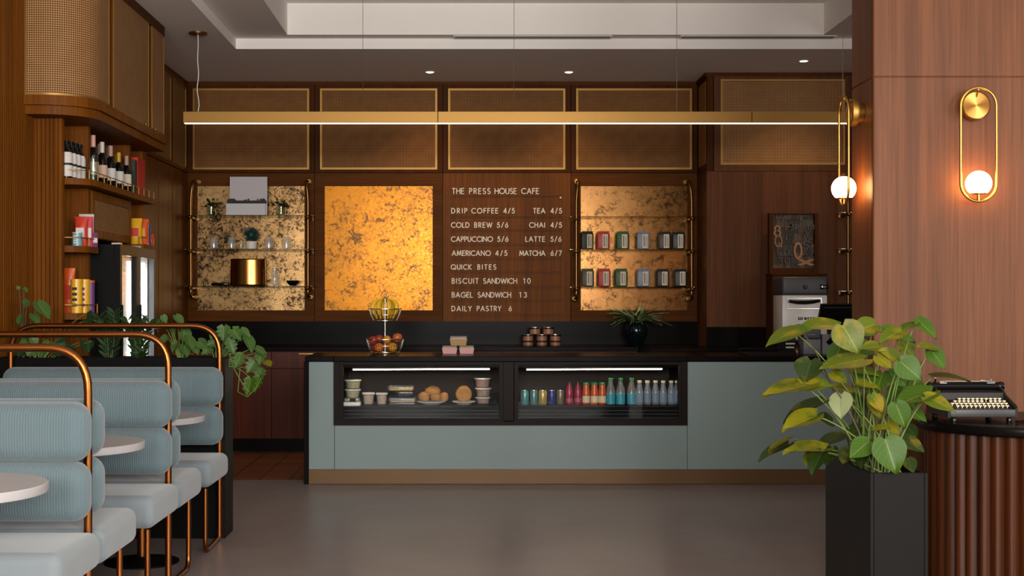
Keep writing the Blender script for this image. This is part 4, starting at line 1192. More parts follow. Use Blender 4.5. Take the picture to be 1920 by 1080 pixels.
# half-round fluted pedestal
PX, PYc, PR = 2.40, 5.79, 0.405
r = thing('fluted_pedestal', 'round fluted wood pedestal with a black top standing against the column', 'table', (PX, PYc, 0))
poly = []
NF = 44
for i in range(NF):
    for j in range(6):
        t = 2 * PI * (i + j / 6) / NF
        rr = PR - 0.02 + 0.02 * math.sin(PI * (j + 0.01) / 6)
        poly.append((PX + rr * math.cos(t), PYc + rr * math.sin(t)))
build('body', MB().prism(poly, 0.0, 0.868), W_FLUTE, r, 50)
build('top', MB().lathe([(0, 0.869), (0.43, 0.869), (0.438, 0.875), (0.44, 0.882), (0.44, 0.902), (0.436, 0.91), (0, 0.91)], (PX, PYc, 0), 72), STONE, r)

# typewriter
TY, TXc = 5.66, X(1831, 5.72)
TZ = 0.9105
r = thing('typewriter', 'small black vintage typewriter with cream keys on the fluted pedestal', 'typewriter', (TXc, TY + 0.12, TZ))
w = 0.138
b = MB()
prof = [(0.0, 0.022), (0.0, 0.052), (0.03, 0.062), (0.115, 0.092), (0.12, 0.118), (0.15, 0.128), (0.24, 0.128), (0.25, 0.022)]
def yz_prism(mb, prof, x0, x1):
    a = [mb.bm.verts.new((x0, TY + y, TZ + z)) for y, z in prof]; c = [mb.bm.verts.new((x1, TY + y, TZ + z)) for y, z in prof]
    mb.bm.faces.new(a[::-1]); mb.bm.faces.new(c)
    for i in range(len(prof)): mb.bm.faces.new((a[i], a[(i + 1) % len(prof)], c[(i + 1) % len(prof)], c[i]))
yz_prism(b, [(0.0, 0.022), (0.0, 0.05), (0.02, 0.056), (0.115, 0.086), (0.12, 0.115), (0.15, 0.122), (0.24, 0.122), (0.25, 0.022)], TXc - w, TXc + w)
build('body', b, plain('typewriter_black', rgb(26, 23, 23), 0.4, spec=0.25, noise=0.2), r)
for sx in (-1, 1):
    b = MB()
    yz_prism(b, [(-0.012, 0.02), (-0.012, 0.06), (0.0, 0.07), (0.11, 0.108), (0.15, 0.135), (0.25, 0.135), (0.26, 0.02)], TXc + sx * w, TXc + sx * (w + 0.01))
    build('side_panel', b, MATS['typewriter_black'], r)
build('front_bar', MB().box(TXc - w, TXc + w, TY - 0.014, TY + 0.002, TZ + 0.02, TZ + 0.054, 0.004, 2), plain('typewriter_grey', rgb(40, 40, 42), 0.45), r)
for sx in (-1, 1):
    for yy in (0.006, 0.235):
        build('foot', MB().lathe([(0, 0), (0.012, 0), (0.013, 0.012), (0.008, 0.021), (0, 0.021)], (TXc + sx * (w - 0.02), TY + yy, TZ), 12), BLACK_G, r)
KEY = plain('cream_key', rgb(232, 216, 180), 0.4)
nk = 0
for row, (n, off) in enumerate(((12, 0.0), (13, -0.006), (12, 0.004), (10, 0.012))):
    yy = TY + 0.024 + row * 0.0225
    zz = TZ + 0.064 + row * 0.0085
    for i in range(n):
        if row == 2 and i == 7: continue
        xx = TXc + 0.012 + off + (i - (n - 1) / 2) * 0.0192
        build('key', MB().lathe([(0.002, -0.012), (0.002, 0), (0.0072, 0.0), (0.0078, 0.003), (0.0065, 0.005), (0, 0.0045)], (xx, yy, zz), 10), KEY, r)
        nk += 1
build('platen', MB().cyl((TXc - w - 0.012, TY + 0.19, TZ + 0.14), (TXc + w + 0.008, TY + 0.19, TZ + 0.14), 0.017, 16), BLACK, r)
build('paper_bail', MB().cyl((TXc - 0.1, TY + 0.165, TZ + 0.162), (TXc + 0.1, TY + 0.165, TZ + 0.162), 0.0035, 8).cyl((TXc + 0.055, TY + 0.165, TZ + 0.164), (TXc + 0.075, TY + 0.165, TZ + 0.164), 0.006, 8), STEEL, r)
for sx in (-1, 1):
    build('platen_knob', MB().lathe([(0, -0.012), (0.018, -0.012), (0.02, 0), (0.018, 0.012), (0, 0.012)], (TXc + sx * (w + 0.016), TY + 0.19, TZ + 0.14), 16, 'x'), BLACK_G, r)
build('return_lever', MB().tube([(TXc - w - 0.004, TY + 0.17, TZ + 0.15), (TXc - w - 0.006, TY + 0.15, TZ + 0.172), (TXc - w - 0.01, TY + 0.14, TZ + 0.178)], 0.004, 8), STEEL, r)
build('paper_guide', MB().box(TXc - w + 0.02, TXc - w + 0.05, TY + 0.17, TY + 0.174, TZ + 0.152, TZ + 0.164).box(TXc + w - 0.05, TXc + w - 0.015, TY + 0.17, TY + 0.174, TZ + 0.152, TZ + 0.162).box(TXc + w - 0.035, TXc + w - 0.03, TY + 0.17, TY + 0.174, TZ + 0.16, TZ + 0.174), STEEL, r)
pn = thing('pen', 'dark pen lying on the pedestal at the picture edge', 'pen', (X(1915, 5.6), 5.6, 0.9105))
build('barrel', MB().cyl((X(1905, 5.6), 5.6, 0.9165), (X(1932, 5.6), 5.64, 0.9165), 0.0055, 10), BLACK, pn)

# ================================================================ COUNTER MACHINES
BR = plain('enamel_white', rgb(222, 220, 214), 0.3)
cx, cd = X(1509, 12.0), 12.0
cz = 0.9975
r = thing('coffee_brewer', 'white coffee machine with a dark top and black handle on the worktop', 'coffee machine', (cx, 12.15, cz))
hw = 40 * 12.0 / F / 1.0
hw = (1552 - 1468) / 2 * 12.0 / F
zt, zm = Z(519, 12.0), Z(553.5, 12.0)
build('body', MB().box(cx - hw, cx + hw, 12.0, 12.36, cz + 0.02, zm, 0.006, 2), BR, r)
build('head', MB().box(cx - hw - 0.006, cx + hw + 0.004, 11.985, 12.38, zm + 0.001, zt, 0.022, 3), GREYD, r)
build('base', MB().box(cx - hw - 0.004, cx + hw + 0.004, 11.98, 12.38, cz, cz + 0.02), BLACK, r)
build('hatch', MB().frame(cx - hw + 0.045, cx + hw - 0.05, Z(579, 12), Z(559, 12), 0.004, 11.994, 12.0), STEEL, r)
hp = [(cx - 0.15, 11.965, Z(564.5, 12)), (cx - 0.08, 11.95, Z(566.5, 12)), (cx, 11.945, Z(566.8, 12)), (cx + 0.06, 11.95, Z(566, 12)), (cx + 0.125, 11.965, Z(564, 12))]
build('handle', MB().tube(hp, [0.013, 0.017, 0.018, 0.016, 0.012], 10).box(cx - 0.15, cx - 0.13, 11.965, 12.0, Z(566, 12), Z(562.5, 12)).box(cx + 0.105, cx + 0.125, 11.965, 12.0, Z(566, 12), Z(562.5, 12)), BLACK, r)
build('dial', MB().lathe([(0, -0.012), (0.012, -0.012), (0.019, -0.004), (0.019, 0)], (cx, 11.985, Z(538, 12)), 18, 'y'), BLACK_G, r)
build('switch', MB().box(cx + hw - 0.07, cx + hw + 0.006, 11.978, 11.986, Z(542.5, 12), Z(533.5, 12), 0.004, 2), BLACK_G, r)
build('button', MB().ball((cx + hw - 0.048, 11.976, Z(538, 12)), 0.015, (1, 0.4, 1), 12, 8), STEEL, r)
b = MB()
text_mesh(b, 'SIX', X(1496.5, 12), X(1505, 12), Z(599.5, 12), 0.021, 11.999, 0.0065, 0.002)
text_mesh(b, 'WEST', X(1508, 12), X(1526, 12), Z(599.5, 12), 0.021, 11.999, 0.0065, 0.002)
build('lettering', b, INK, r)

# wooden box behind the brewer, wood type print standing on it
bxa, bxb = X(1446, 12.5), X(1548, 12.5)
r = thing('wood_box', 'dark wooden box standing behind the white coffee machine', 'box', ((bxa + bxb) / 2, 12.58, cz))
build('case', MB().box(bxa, bxb, 12.46, 12.72, cz, Z(516, 12.46), 0.003, 1), W_DARK, r)
build('lid', MB().box(bxa - 0.006, bxb + 0.006, 12.45, 12.73, Z(516, 12.46) + 0.001, Z(516, 12.46) + 0.016, 0.003, 1), W_DARK, r)
zb = Z(516, 12.46) + 0.0165
tx0, tx1, tz1 = X(1441, 12.66), X(1533, 12.66), Z(400, 12.66)
r = thing('wood_type_print', 'framed tray of old wooden printing letters leaning on the wall above the coffee machine', 'artwork', ((tx0 + tx1) / 2, 12.66, zb))
build('frame', MB().frame(tx0, tx1, zb, tz1, 0.035, 12.63, 12.70, wb=0.05, wt=0.012), W_DARK, r)
build('tray', MB().box(tx0 + 0.03, tx1 - 0.03, 12.68, 12.70, zb + 0.03, tz1 - 0.01), BLKWOOD, r)
TYPE = [plain('type_wood_dark', rgb(58, 46, 36), 0.6, noise=0.3), plain('type_wood_mid', rgb(92, 66, 44), 0.6, noise=0.3), plain('type_wood_light', rgb(156, 112, 70), 0.6, noise=0.2), plain('type_grey', rgb(82, 74, 64), 0.6)]
u0, v0, u1, v1 = tx0 + 0.036, zb + 0.052, tx1 - 0.036, tz1 - 0.014
rnd = random.Random(3)
v = v0
while v < v1 - 0.015:
    hgt = min(rnd.choice((0.03, 0.04, 0.055, 0.075)), v1 - v)
    u = u0
    while u < u1 - 0.01:
        wd = min(rnd.uniform(0.02, 0.075), u1 - u)
        t = build('type_block', MB().box(u + 0.001, u + wd - 0.001, 12.655 + rnd.uniform(-0.004, 0.006), 12.68, v + 0.001, v + hgt - 0.001), TYPE[rnd.choice((0, 0, 0, 0, 1, 3))], r)
        u += wd
    v += hgt
def glyph(ch, px, py0, py1, wpx, th, mat):
    b = MB()
    text_mesh(b, ch, X(px, 12.64), X(px, 12.64) + GL[ch][0] * 0, Z(py1, 12.64), (py1 - py0) * 12.64 / F, 12.65, th, 0.012)
    s = wpx * 12.64 / F / max(0.01, GL[ch][0] * (py1 - py0) * 12.64 / F)
    x0 = X(px, 12.64)
    for vv in b.bm.verts: vv.co.x = x0 + (vv.co.x - x0) * s
    build('wood_letter', b, mat, r)
GL['8'] = (.54, [arc(.27, .76, .22, .24, 0, 360, 14), arc(.27, .27, .27, .27, 0, 360, 14)])
glyph('8', 1452, 424, 442, 11, 0.016, TYPE[2]); glyph('Q', 1453, 442, 462, 13, 0.016, TYPE[2]); glyph('0', 1490, 456, 484, 13, 0.024, TYPE[2])
glyph('X', 1500, 487, 497, 22, 0.014, TYPE[2]); glyph('1', 1498, 404, 414, 3, 0.01, TYPE[3]); glyph('C', 1503, 405, 414, 8, 0.01, TYPE[3]); glyph('H', 1473, 420, 432, 10, 0.01, TYPE[1])
glyph('S', 1506, 452, 466, 10, 0.012, TYPE[3]); glyph('W', 1466, 404, 413, 10, 0.01, TYPE[3]); glyph('L', 1470, 462, 478, 6, 0.01, TYPE[3]); glyph('5', 1515, 448, 462, 8, 0.01, TYPE[3])
for ch, px, py0, py1, wpx, mt in (('M', 1455, 404, 412, 9, 1), ('E', 1483, 421, 430, 6, 3), ('R', 1492, 422, 430, 7, 3), ('B', 1501, 421, 430, 7, 1), ('T', 1512, 422, 431, 7, 3), ('D', 1520, 421, 430, 7, 3), ('I', 1474, 440, 450, 2, 3), ('N', 1480, 438, 448, 8, 0), ('U', 1472, 484, 494, 8, 1), ('K', 1478, 468, 480, 7, 3), ('A', 1504, 468, 480, 9, 3), ('G', 1516, 466, 478, 9, 0), ('P', 1458, 466, 480, 7, 1), ('3', 1459, 484, 496, 7, 1), ('Y', 1510, 434, 446, 8, 3)):
    glyph(ch, px, py0, py1, wpx, 0.009, TYPE[mt])
bt = thing('syrup_bottle', 'slim bottle with a black pump beside the column edge', 'bottle', (X(1590, 12.2), 12.2, cz))
build('bottle', MB().lathe([(0, 0), (0.035, 0), (0.036, 0.01), (0.036, 0.2), (0.014, 0.27), (0.014, 0.3), (0, 0.3)], (X(1590, 12.2), 12.2, cz), 18), GLASS_T, bt)
build('pump', MB().cyl((X(1590, 12.2), 12.2, cz + 0.3), (X(1590, 12.2), 12.2, cz + 0.36), 0.013, 10).box(X(1590, 12.2) - 0.035, X(1590, 12.2) + 0.012, 12.19, 12.21, cz + 0.345, cz + 0.362), BLACK, bt)

CT = 0.9975
# point of sale
r = thing('cash_terminal', 'black point of sale screen on a grey stand, back turned to the room', 'screen', (X(1585, 10.75), 10.75, CT))
yd = 10.75
build('base', MB().box(X(1538, yd), X(1600, yd), 10.68, 10.85, CT, CT + 0.02, 0.005, 2), GREYM, r)
b = MB().hexa([(X(1540, yd), 10.72, CT + 0.02), (X(1574, yd), 10.72, CT + 0.02), (X(1574, yd), 10.82, CT + 0.02), (X(1540, yd), 10.82, CT + 0.02)],
              [(X(1541, yd), 10.74, Z(627, yd)), (X(1566, yd), 10.74, Z(627, yd)), (X(1566, yd), 10.80, Z(627, yd)), (X(1541, yd), 10.80, Z(627, yd))])
build('stand', b, GREYM, r)
build('arm', MB().tube([(X(1552, yd), 10.735, CT + 0.09), (X(1562, yd), 10.70, CT + 0.14), (X(1575, yd), 10.74, Z(605, yd))], 0.02, 10), BLACK, r)
b = MB().hexa([(X(1530, yd), 10.66, Z(607, yd)), (X(1622, yd), 10.66, Z(607, yd)), (X(1622, yd), 10.74, Z(609, yd)), (X(1530, yd), 10.74, Z(609, yd))],
              [(X(1531, yd), 10.60, Z(571, yd)), (X(1622, yd), 10.60, Z(571, yd)), (X(1622, yd), 10.63, Z(569, yd)), (X(1531, yd), 10.63, Z(569, yd))])
build('screen', b, BLACK, r)
b = MB().hexa([(X(1548, 10.6), 10.632, Z(585, 10.63)), (X(1622, yd), 10.632, Z(585, 10.63)), (X(1622, yd), 10.642, Z(585, 10.63)), (X(1548, 10.6), 10.642, Z(585, 10.63))],
              [(X(1546, 10.6), 10.606, Z(576, 10.61)), (X(1622, yd), 10.606, Z(576, 10.61)), (X(1622, yd), 10.616, Z(576, 10.61)), (X(1546, 10.6), 10.616, Z(576, 10.61))])
build('screen_back', b, GREYD, r)
r = thing('receipt_printer', 'dark grey receipt printer box beside the black screen', 'printer', (X(1519, 10.8), 10.82, CT))
pa, pb = X(1503, 10.8), X(1535.5, 10.8)
build('body', MB().box(pa, pb, 10.74, 10.95, CT, Z(636, 10.74), 0.006, 2), GREYM, r)
build('lid', MB().box(pa - 0.002, pb + 0.002, 10.74, 10.95, Z(636, 10.74) + 0.001, Z(613, 10.74), 0.012, 3), GREYD, r)
build('slot', MB().box(pa + 0.03, pb - 0.05, 10.736, 10.741, Z(628, 10.74), Z(627, 10.74)), STEEL, r)
r = thing('card_reader', 'black card reader with a small keypad left of the receipt printer', 'card reader', (X(1476, 10.9), 10.92, CT))
pa, pb = X(1455, 10.9), X(1495, 10.9)
build('body', MB().hexa([(pa, 10.86, CT), (pb, 10.86, CT), (pb, 11.0, CT), (pa, 11.0, CT)], [(pa, 10.88, CT + 0.1), (pb, 10.88, CT + 0.1), (pb, 11.0, CT + 0.14), (pa, 11.0, CT + 0.14)]), BLACK, r)
for i in range(8):
    for j in range(2):
        xx = X(1473 + i * 2.2, 10.88)
        build('key', MB().box(xx, xx + 0.006, 10.862 + 0.006 * j, 10.872 + 0.006 * j, CT + 0.045 + 0.03 * j, CT + 0.058 + 0.03 * j), WHITE_P, r)
r = thing('counter_tray', 'low black tray on the counter below the coffee machine', 'tray', (X(1462, 10.5), 10.55, CT))
build('tray', MB().box(X(1400, 10.5), X(1490, 10.5), 10.45, 10.8, CT, CT + 0.012).frame(X(1400, 10.5), X(1490, 10.5), CT + 0.012, CT + 0.05, 0.006, 10.795, 10.8).box(X(1400, 10.5), X(1490, 10.5), 10.45, 10.456, CT + 0.012, CT + 0.03), BLKWOOD, r)
r = thing('jar', 'small dark amber jar next to the black tray', 'jar', (X(1494, 10.55), 10.55, CT))
build('glass', MB().lathe([(0, 0), (0.022, 0), (0.024, 0.008), (0.024, 0.05), (0.018, 0.06), (0, 0.06)], (X(1494, 10.55), 10.55, CT), 16), plain('amber', rgb(70, 34, 22), 0.2), r)
build('lid', MB().lathe([(0.02, 0.0605), (0.02, 0.075), (0, 0.075)], (X(1494, 10.55), 10.55, CT), 16), BLACK, r)

# ================================================================ LINEAR PENDANT, DOWNLIGHTS, VENTS
DP = 10.87
zl0, zl1 = Z(231.5, DP), Z(209, DP)
xl, xr = X(343, DP), X(1612, DP)
r = thing('linear_pendant', 'long slim brass bar light hanging above the counter', 'lamp', ((xl + xr) / 2, DP, zl0))
n = 3
xs = [xl, X(821, DP), X(1410, DP), xr]
for a, c in zip(xs, xs[1:]):
    build('bar', MB().box(a + 0.0015, c - 0.0015, DP, DP + 0.055, zl0 + 0.006, zl1, 0.002, 1), BRASS_T, r)
build('diffuser', MB().box(xl + 0.01, xr - 0.01, DP + 0.002, DP + 0.053, zl0 + 0.0015, zl0 + 0.0055), LEDW, r)
for i, px in enumerate((370, 680, 964, 1270, 1582)):
    x = X(px, DP); zc = 3.62 if x < -2.03 else (3.98 if x < 3.04 else 3.71)
    if i == 0:
        pts = [(x + 0.01 * math.sin(k * 1.3) * (1 - k / 12), DP + 0.027, zl1 + (zc - 0.02 - zl1) * k / 12) for k in range(13)]
        build('cable', MB().tube(pts, 0.004, 6), WHITE_P, r)
        build('canopy', MB().lathe([(0, 0), (0.075, 0), (0.075, -0.012), (0.01, -0.02), (0, -0.02)], (x, DP + 0.027, zc - 0.0005), 28), BRASS_D, r)
    else:
        build('cable', MB().cyl((x, DP + 0.027, zl1), (x, DP + 0.027, zc - 0.001), 0.0022, 6), STEEL, r)
for px, py, D, w in ((806, 135.5, 12.76, 'above the second cane cabinet from the left'), (1066.5, 136, 12.76, 'above the menu board'), (1507, 114, 12.17, 'in front of the nearer cane cabinet')):
    r = thing('downlight', 'small round recessed ceiling light ' + w, 'lamp', (X(px, D), D, 3.605), 'recessed ceiling lights')
    build('trim_ring', MB().lathe([(0.036, 0), (0.05, 0), (0.05, -0.006), (0.036, -0.004)], (X(px, D), D, 3.6195), 24), WHITE_P, r)
    build('lens', MB().lathe([(0, -0.003), (0.035, -0.003), (0.035, 0), (0, 0)], (X(px, D), D, 3.6195), 24), DOWN, r)
    spot('downlight_beam', (X(px, D), D, 3.612), (X(px, D), D + 0.05, 0), 42, (1.0, 0.7, 0.42), math.radians(110), 0.8, 0.03)
for xa, xb, lab in ((X(850, 11.5), X(1147, 11.5), 'slim white linear air vent in the ceiling step above the menu board'), (X(1275, 11.5), X(1567, 11.5), 'slim white linear air vent in the ceiling step towards the column')):
    r = thing('air_vent', lab, 'vent', ((xa + xb) / 2, 11.51, 3.70), 'linear ceiling vents')
    b = MB()
    b.box(xa, xb, 11.45, 11.465, 3.702, 3.709); b.box(xa, xb, 11.555, 11.57, 3.702, 3.709); b.box(xa, xa + 0.015, 11.465, 11.555, 3.702, 3.709); b.box(xb - 0.015, xb, 11.465, 11.555, 3.702, 3.709)
    build('frame', b, WHITE_P, r)
    for k in range(3): build('slat', MB().box(xa + 0.016, xb - 0.016, 11.48 + k * 0.025, 11.49 + k * 0.025, 3.700, 3.709), GREYM, r)

# ================================================================ GOODS
def cm(name, r_, g_, b_, rough=0.45, **k): return plain(name, rgb(r_, g_, b_), rough, **k)
# ---- coffee bags on the right-hand pipe shelves
BAGC = {'black': cm('bag_black', 34, 36, 32), 'red': cm('bag_red', 172, 44, 28), 'green': cm('bag_green', 48, 78, 38), 'grey': cm('bag_grey_blue', 120, 128, 146), 'brown': cm('bag_brown', 48, 34, 30), 'dark': cm('bag_dark', 36, 32, 30), 'olive': cm('bag_olive', 58, 56, 40)}
def coffee_bag(label, colr, px, zb, rot, hgt=0.178):
    r = thing('coffee_bag', label, 'coffee bag', (0, 0, 0), 'coffee bags on the pipe shelves')
    w, d = 0.062, 0.042
    b = MB().box(-w, w, -d, d, 0, hgt - 0.022, 0.012, 3)
    b.hexa([(-w + 0.006, -d + 0.006, hgt - 0.0225), (w - 0.006, -d + 0.006, hgt - 0.0225), (w - 0.006, d - 0.006, hgt - 0.0225), (-w + 0.006, d - 0.006, hgt - 0.0225)],
           [(-w + 0.01, -0.024, hgt - 0.004), (w - 0.01, -0.024, hgt - 0.004), (w - 0.01, 0.0, hgt - 0.004), (-w + 0.01, 0.0, hgt - 0.004)])
    b.box(-w + 0.006, w - 0.006, -0.03, -0.006, hgt - 0.012, hgt, 0.004, 2)
    build('bag', b, BAGC[colr], r)
    lb = build('paper_label', MB().box(-0.008, 0.044, -d - 0.0015, -d + 0.001, 0.012, hgt - 0.03), CREAM, r)
    t = MB()
    z = 0.03
    while z < hgt - 0.05:
        t.box(0.002, 0.014, -d - 0.0025, -d - 0.0015, z, z + 0.009); z += 0.0135
    for k in range(4): t.box(0.022 + k * 0.005, 0.0235 + k * 0.005, -d - 0.0022, -d - 0.0015, 0.024, hgt - 0.045 - 0.012 * (k % 2))
    build('lettering', t, INK, lb)
    r.location = (X(px, 13.16), 13.16, zb + 0.0008); r.rotation_euler = (0, 0, rot)
    return r
rows = [(SZ2[1], [(1100, 'black', .2, 'first'), (1131, 'red', -.05, ''), (1168, 'green', -.15, ''), (1206, 'grey', -.1, ''), (1246, 'brown', -.12, ''), (1272, 'dark', -.1, '')], 'upper'),
        (SZ2[2], [(1102, 'olive', -.1, ''), (1133, 'red', -.1, ''), (1165, 'green', -.12, ''), (1206, 'grey', 0.0, ''), (1243, 'brown', -.15, ''), (1276, 'dark', -.1, '')], 'lower')]
names = {'black': 'black coffee bag at the pipe end of the upper bag shelf', 'olive': 'dark olive coffee bag at the left end of the lower bag shelf', 'red': 'bright red coffee bag on the %s bag shelf', 'green': 'dark green coffee bag on the %s bag shelf', 'grey': 'grey-blue coffee bag on the %s bag shelf', 'brown': 'dark brown coffee bag on the %s bag shelf', 'dark': 'near-black coffee bag at the right end of the %s bag shelf'}
for z, items, wh in rows:
    for px, c, rot, _ in items:
        coffee_bag(names[c] % wh if '%' in names[c] else names[c], c, px, z, rot)

# ---- left-hand pipe shelves
YS = 13.17
z1, z2, z3 = SZ1
D = 13.12
r = thing('photo_print', 'white print with a dark skyline band standing on the top glass shelf', 'print', (X(464, D), D, z1))
xa, xb = X(431, D), X(501, D)
build('board', MB().box(xa, xb, D, D + 0.018, z1 + 0.0005, Z(331.5, D)), cm('grey_white_card', 196, 190, 192, 0.6), r)
build('page', MB().box(X(425, D), X(498, D), D - 0.03, D - 0.024, z1 + 0.0005, Z(382, D)), cm('page_white', 206, 202, 204, 0.6), r)
b = MB()
rn = random.Random(5); px = 427
while px < 497:
    w = rn.uniform(2, 6); hh = rn.uniform(4, 9)
    if not 442 < px < 446: b.box(X(px, D), X(min(px + w, 498), D), D - 0.031, D - 0.025, Z(381.5, D), Z(381.5 - hh, D))
    px += w
b.box(X(431, D), X(500, D), D - 0.003, D - 0.0005, Z(382, D), Z(376, D))
build('skyline', b, INK, r)
def glass_pot_plant(label, px):
    r = thing('potted_herb', label, 'plant', (X(px, YS), YS, z1 + 0.0008), 'small plants on the top glass shelf')
    x = X(px, YS)
    build('jar', MB().lathe([(0, 0), (0.04, 0), (0.045, 0.01), (0.047, 0.085), (0.045, 0.085), (0.042, 0.012), (0, 0.006)], (x, YS, z1 + 0.0008), 20), GLASS_T, r)
    b = MB()
    for i in range(34):
        a = random.uniform(0, 2 * PI); e = random.uniform(0.2, 1.2)
        d = Vector((math.cos(a) * math.cos(e), math.sin(a) * math.cos(e), math.sin(e)))
        p = Vector((x, YS, z1 + 0.07)) + d * random.uniform(0.02, 0.09)
        b.leaf(p, d + Vector((0, 0, -0.2)), Vector((0, -0.6, 0.8)), random.uniform(0.03, 0.05), 0.022, 0.2, 0.1, 'oval', 2, 4)
    build('foliage', b, LM2, r, 60)
    build('stem', MB().cyl((x, YS, z1 + 0.01), (x, YS, z1 + 0.1), 0.004, 6), STEM_D, r)
glass_pot_plant('dark leafy herb in a glass jar left of the white print', 396)
glass_pot_plant('dark leafy herb in a glass jar right of the white print', 527)
def tumbler(label, px, hgt, rr):
    x = X(px, YS); z = z2 + 0.0008
    r = single('glass_tumbler', MB().lathe([(0, 0), (rr * .72, 0), (rr, 0.012), (rr * 1.02, hgt * .5), (rr * .9, hgt * .86), (rr * .62, hgt), (0, hgt), (0, hgt - .004), (rr * .58, hgt - .005), (rr * .86, hgt * .84), (rr * .96, hgt * .5), (rr * .93, .016), (0, .016)], (x, YS, z), 24), CLEARP, label, 'glass', (x, YS, z), 'glasses on the middle glass shelf')
tumbler('upturned clear glass, leftmost on the middle shelf', 401, 0.122, 0.042)
tumbler('upturned clear glass between the leftmost one and the little jar', 434, 0.122, 0.038)
tumbler('tiny slim glass beside the white pot with a dark bush', 452, 0.09, 0.014)
tumbler('upturned clear glass just right of the white plant pot', 504, 0.125, 0.046)
tumbler('upturned clear glass, rightmost on the middle shelf', 537, 0.125, 0.044)
x = X(471, YS)
r = thing('potted_plant', 'small dark round bush in a white pot on the middle glass shelf', 'plant', (x, YS, z2 + 0.0008))
build('pot', MB().lathe([(0, 0), (0.044, 0), (0.05, 0.006), (0.058, 0.075), (0.053, 0.075), (0.05, 0.064), (0, 0.064)], (x, YS, z2 + 0.0008), 24), WHITE_P, r)
b = MB()
for i in range(90):
    a = random.uniform(0, 2 * PI); e = random.uniform(-0.9, 1.5)
    d = Vector((math.cos(a) * math.cos(e), math.sin(a) * math.cos(e), math.sin(e)))
    b.leaf(Vector((x, YS, z2 + 0.145)) + d * 0.045, d, Vector((0, -1, 0.3)), 0.032, 0.02, 0.1, 0.1, 'oval', 2, 4)
b.ball((x, YS, z2 + 0.145), 0.046, u=12, v=8); b.cyl((x, YS, z2 + 0.064), (x, YS, z2 + 0.14), 0.006, 6)
build('foliage', b, cm('blue_green_leaf', 22, 58, 52, 0.5), r, 60)
x, D3 = X(465, 13.17), 13.17
rr = 33.5 * 13.15 / F
h3 = Z(485.5, D3) - z3
r = thing('copper_bucket', 'shiny copper-gold cylinder standing on the lowest glass shelf', 'bucket', (x, D3, z3))
b = MB().lathe([(0, 0.001), (rr * .97, 0.001), (rr, 0.006), (rr * .998, 0.014), (rr * 0.968, h3 - 0.014), (rr * 0.965, h3 - 0.004), (rr * 0.94, h3), (rr * .92, h3 - 0.004), (rr * .95, 0.01), (0, 0.01)], (x, D3, z3), 48)
for v in b.bm.verts: v.co.y = D3 + (v.co.y - D3) * 0.56
build('body', b, plain('copper_gold', rgb(168, 118, 58), 0.2, 1.0), r)
x = X(515, YS)
single('glass_carafe', MB().lathe([(0, 0), (.036, 0), (.04, .01), (.036, .1), (.024, .15), (.028, .18), (.026, .18), (.022, .15), (.033, .1), (.036, .014), (0, .012)], (x, YS, z3 + .0008), 24), CLEARP, 'tall clear glass carafe right of the copper cylinder', 'carafe', (x, YS, z3 + .0008))
single('serving_tray', MB().box(X(398, YS), X(430, YS), 13.11, 13.22, z3 + 0.0008, z3 + 0.028, 0.006, 2), BLACK_G, 'small black lacquer tray left of the copper cylinder', 'tray', (X(414, YS), 13.16, z3 + 0.0008))
single('serving_bowl', MB().lathe([(0, 0), (.03, 0), (.06, .03), (.066, .05), (.062, .05), (.055, .03), (0, .008)], (X(549, YS), YS, z3 + .0008), 24), BLACK_G, 'dark shallow bowl at the right end of the lowest glass shelf', 'bowl', (X(549, YS), YS, z3 + .0008))

# ---- fruit stand on the counter
fx, fy, fz = X(722, 10.9), 10.9, 0.9975
r = thing('fruit_stand', 'two-tier chrome wire fruit stand on the counter top', 'fruit stand', (fx, fy, fz))
def basket(name, z0, z1_, r0, r1, n):
    b = MB()
    for z, q, t in ((z0, r0, .0025), (z1_, r1, .0035), ((z0 + z1_) / 2, (r0 + r1) / 2 * 1.04, .0018)):
        b.tube([(fx + q * math.cos(2 * PI * i / 40), fy + q * math.sin(2 * PI * i / 40), z) for i in range(40)], t, 6, closed=True)
    for i in range(n):
        a = 2 * PI * i / n; c_, s_ = math.cos(a), math.sin(a)
        b.tube([(fx + c_ * .02, fy + s_ * .02, z0), (fx + c_ * r0, fy + s_ * r0, z0), (fx + c_ * (r0 + r1) / 2 * 1.04, fy + s_ * (r0 + r1) / 2 * 1.04, (z0 + z1_) / 2), (fx + c_ * r1, fy + s_ * r1, z1_)], .0014, 5)
    b.lathe([(0, -0.002), (.024, -0.002), (.024, 0.002), (0, .002)], (fx, fy, z0), 16)
    build(name, b, WIRE, r)
zu0, zu1 = Z(601, fy), Z(579, fy)
basket('lower_basket', fz + 0.012, fz + 0.118, 0.118, 0.154, 40)
basket('upper_basket', zu0, zu1, 0.095, 0.135, 36)
build('pole', MB().cyl((fx, fy, fz + 0.012), (fx, fy, Z(560, fy)), 0.006, 10), WIRE, r)
build('loop_handle', MB().tube([(fx + .03 * math.cos(2 * PI * i / 20), fy, Z(560, fy) + .03 + .03 * math.sin(2 * PI * i / 20)) for i in range(20)], .003, 6, closed=True), WIRE, r)
for a in range(4):
    build('foot', MB().ball((fx + .1 * math.cos(a * PI / 2 + .7), fy + .1 * math.sin(a * PI / 2 + .7), fz + .0065), .006, u=8, v=6), WIRE, r)
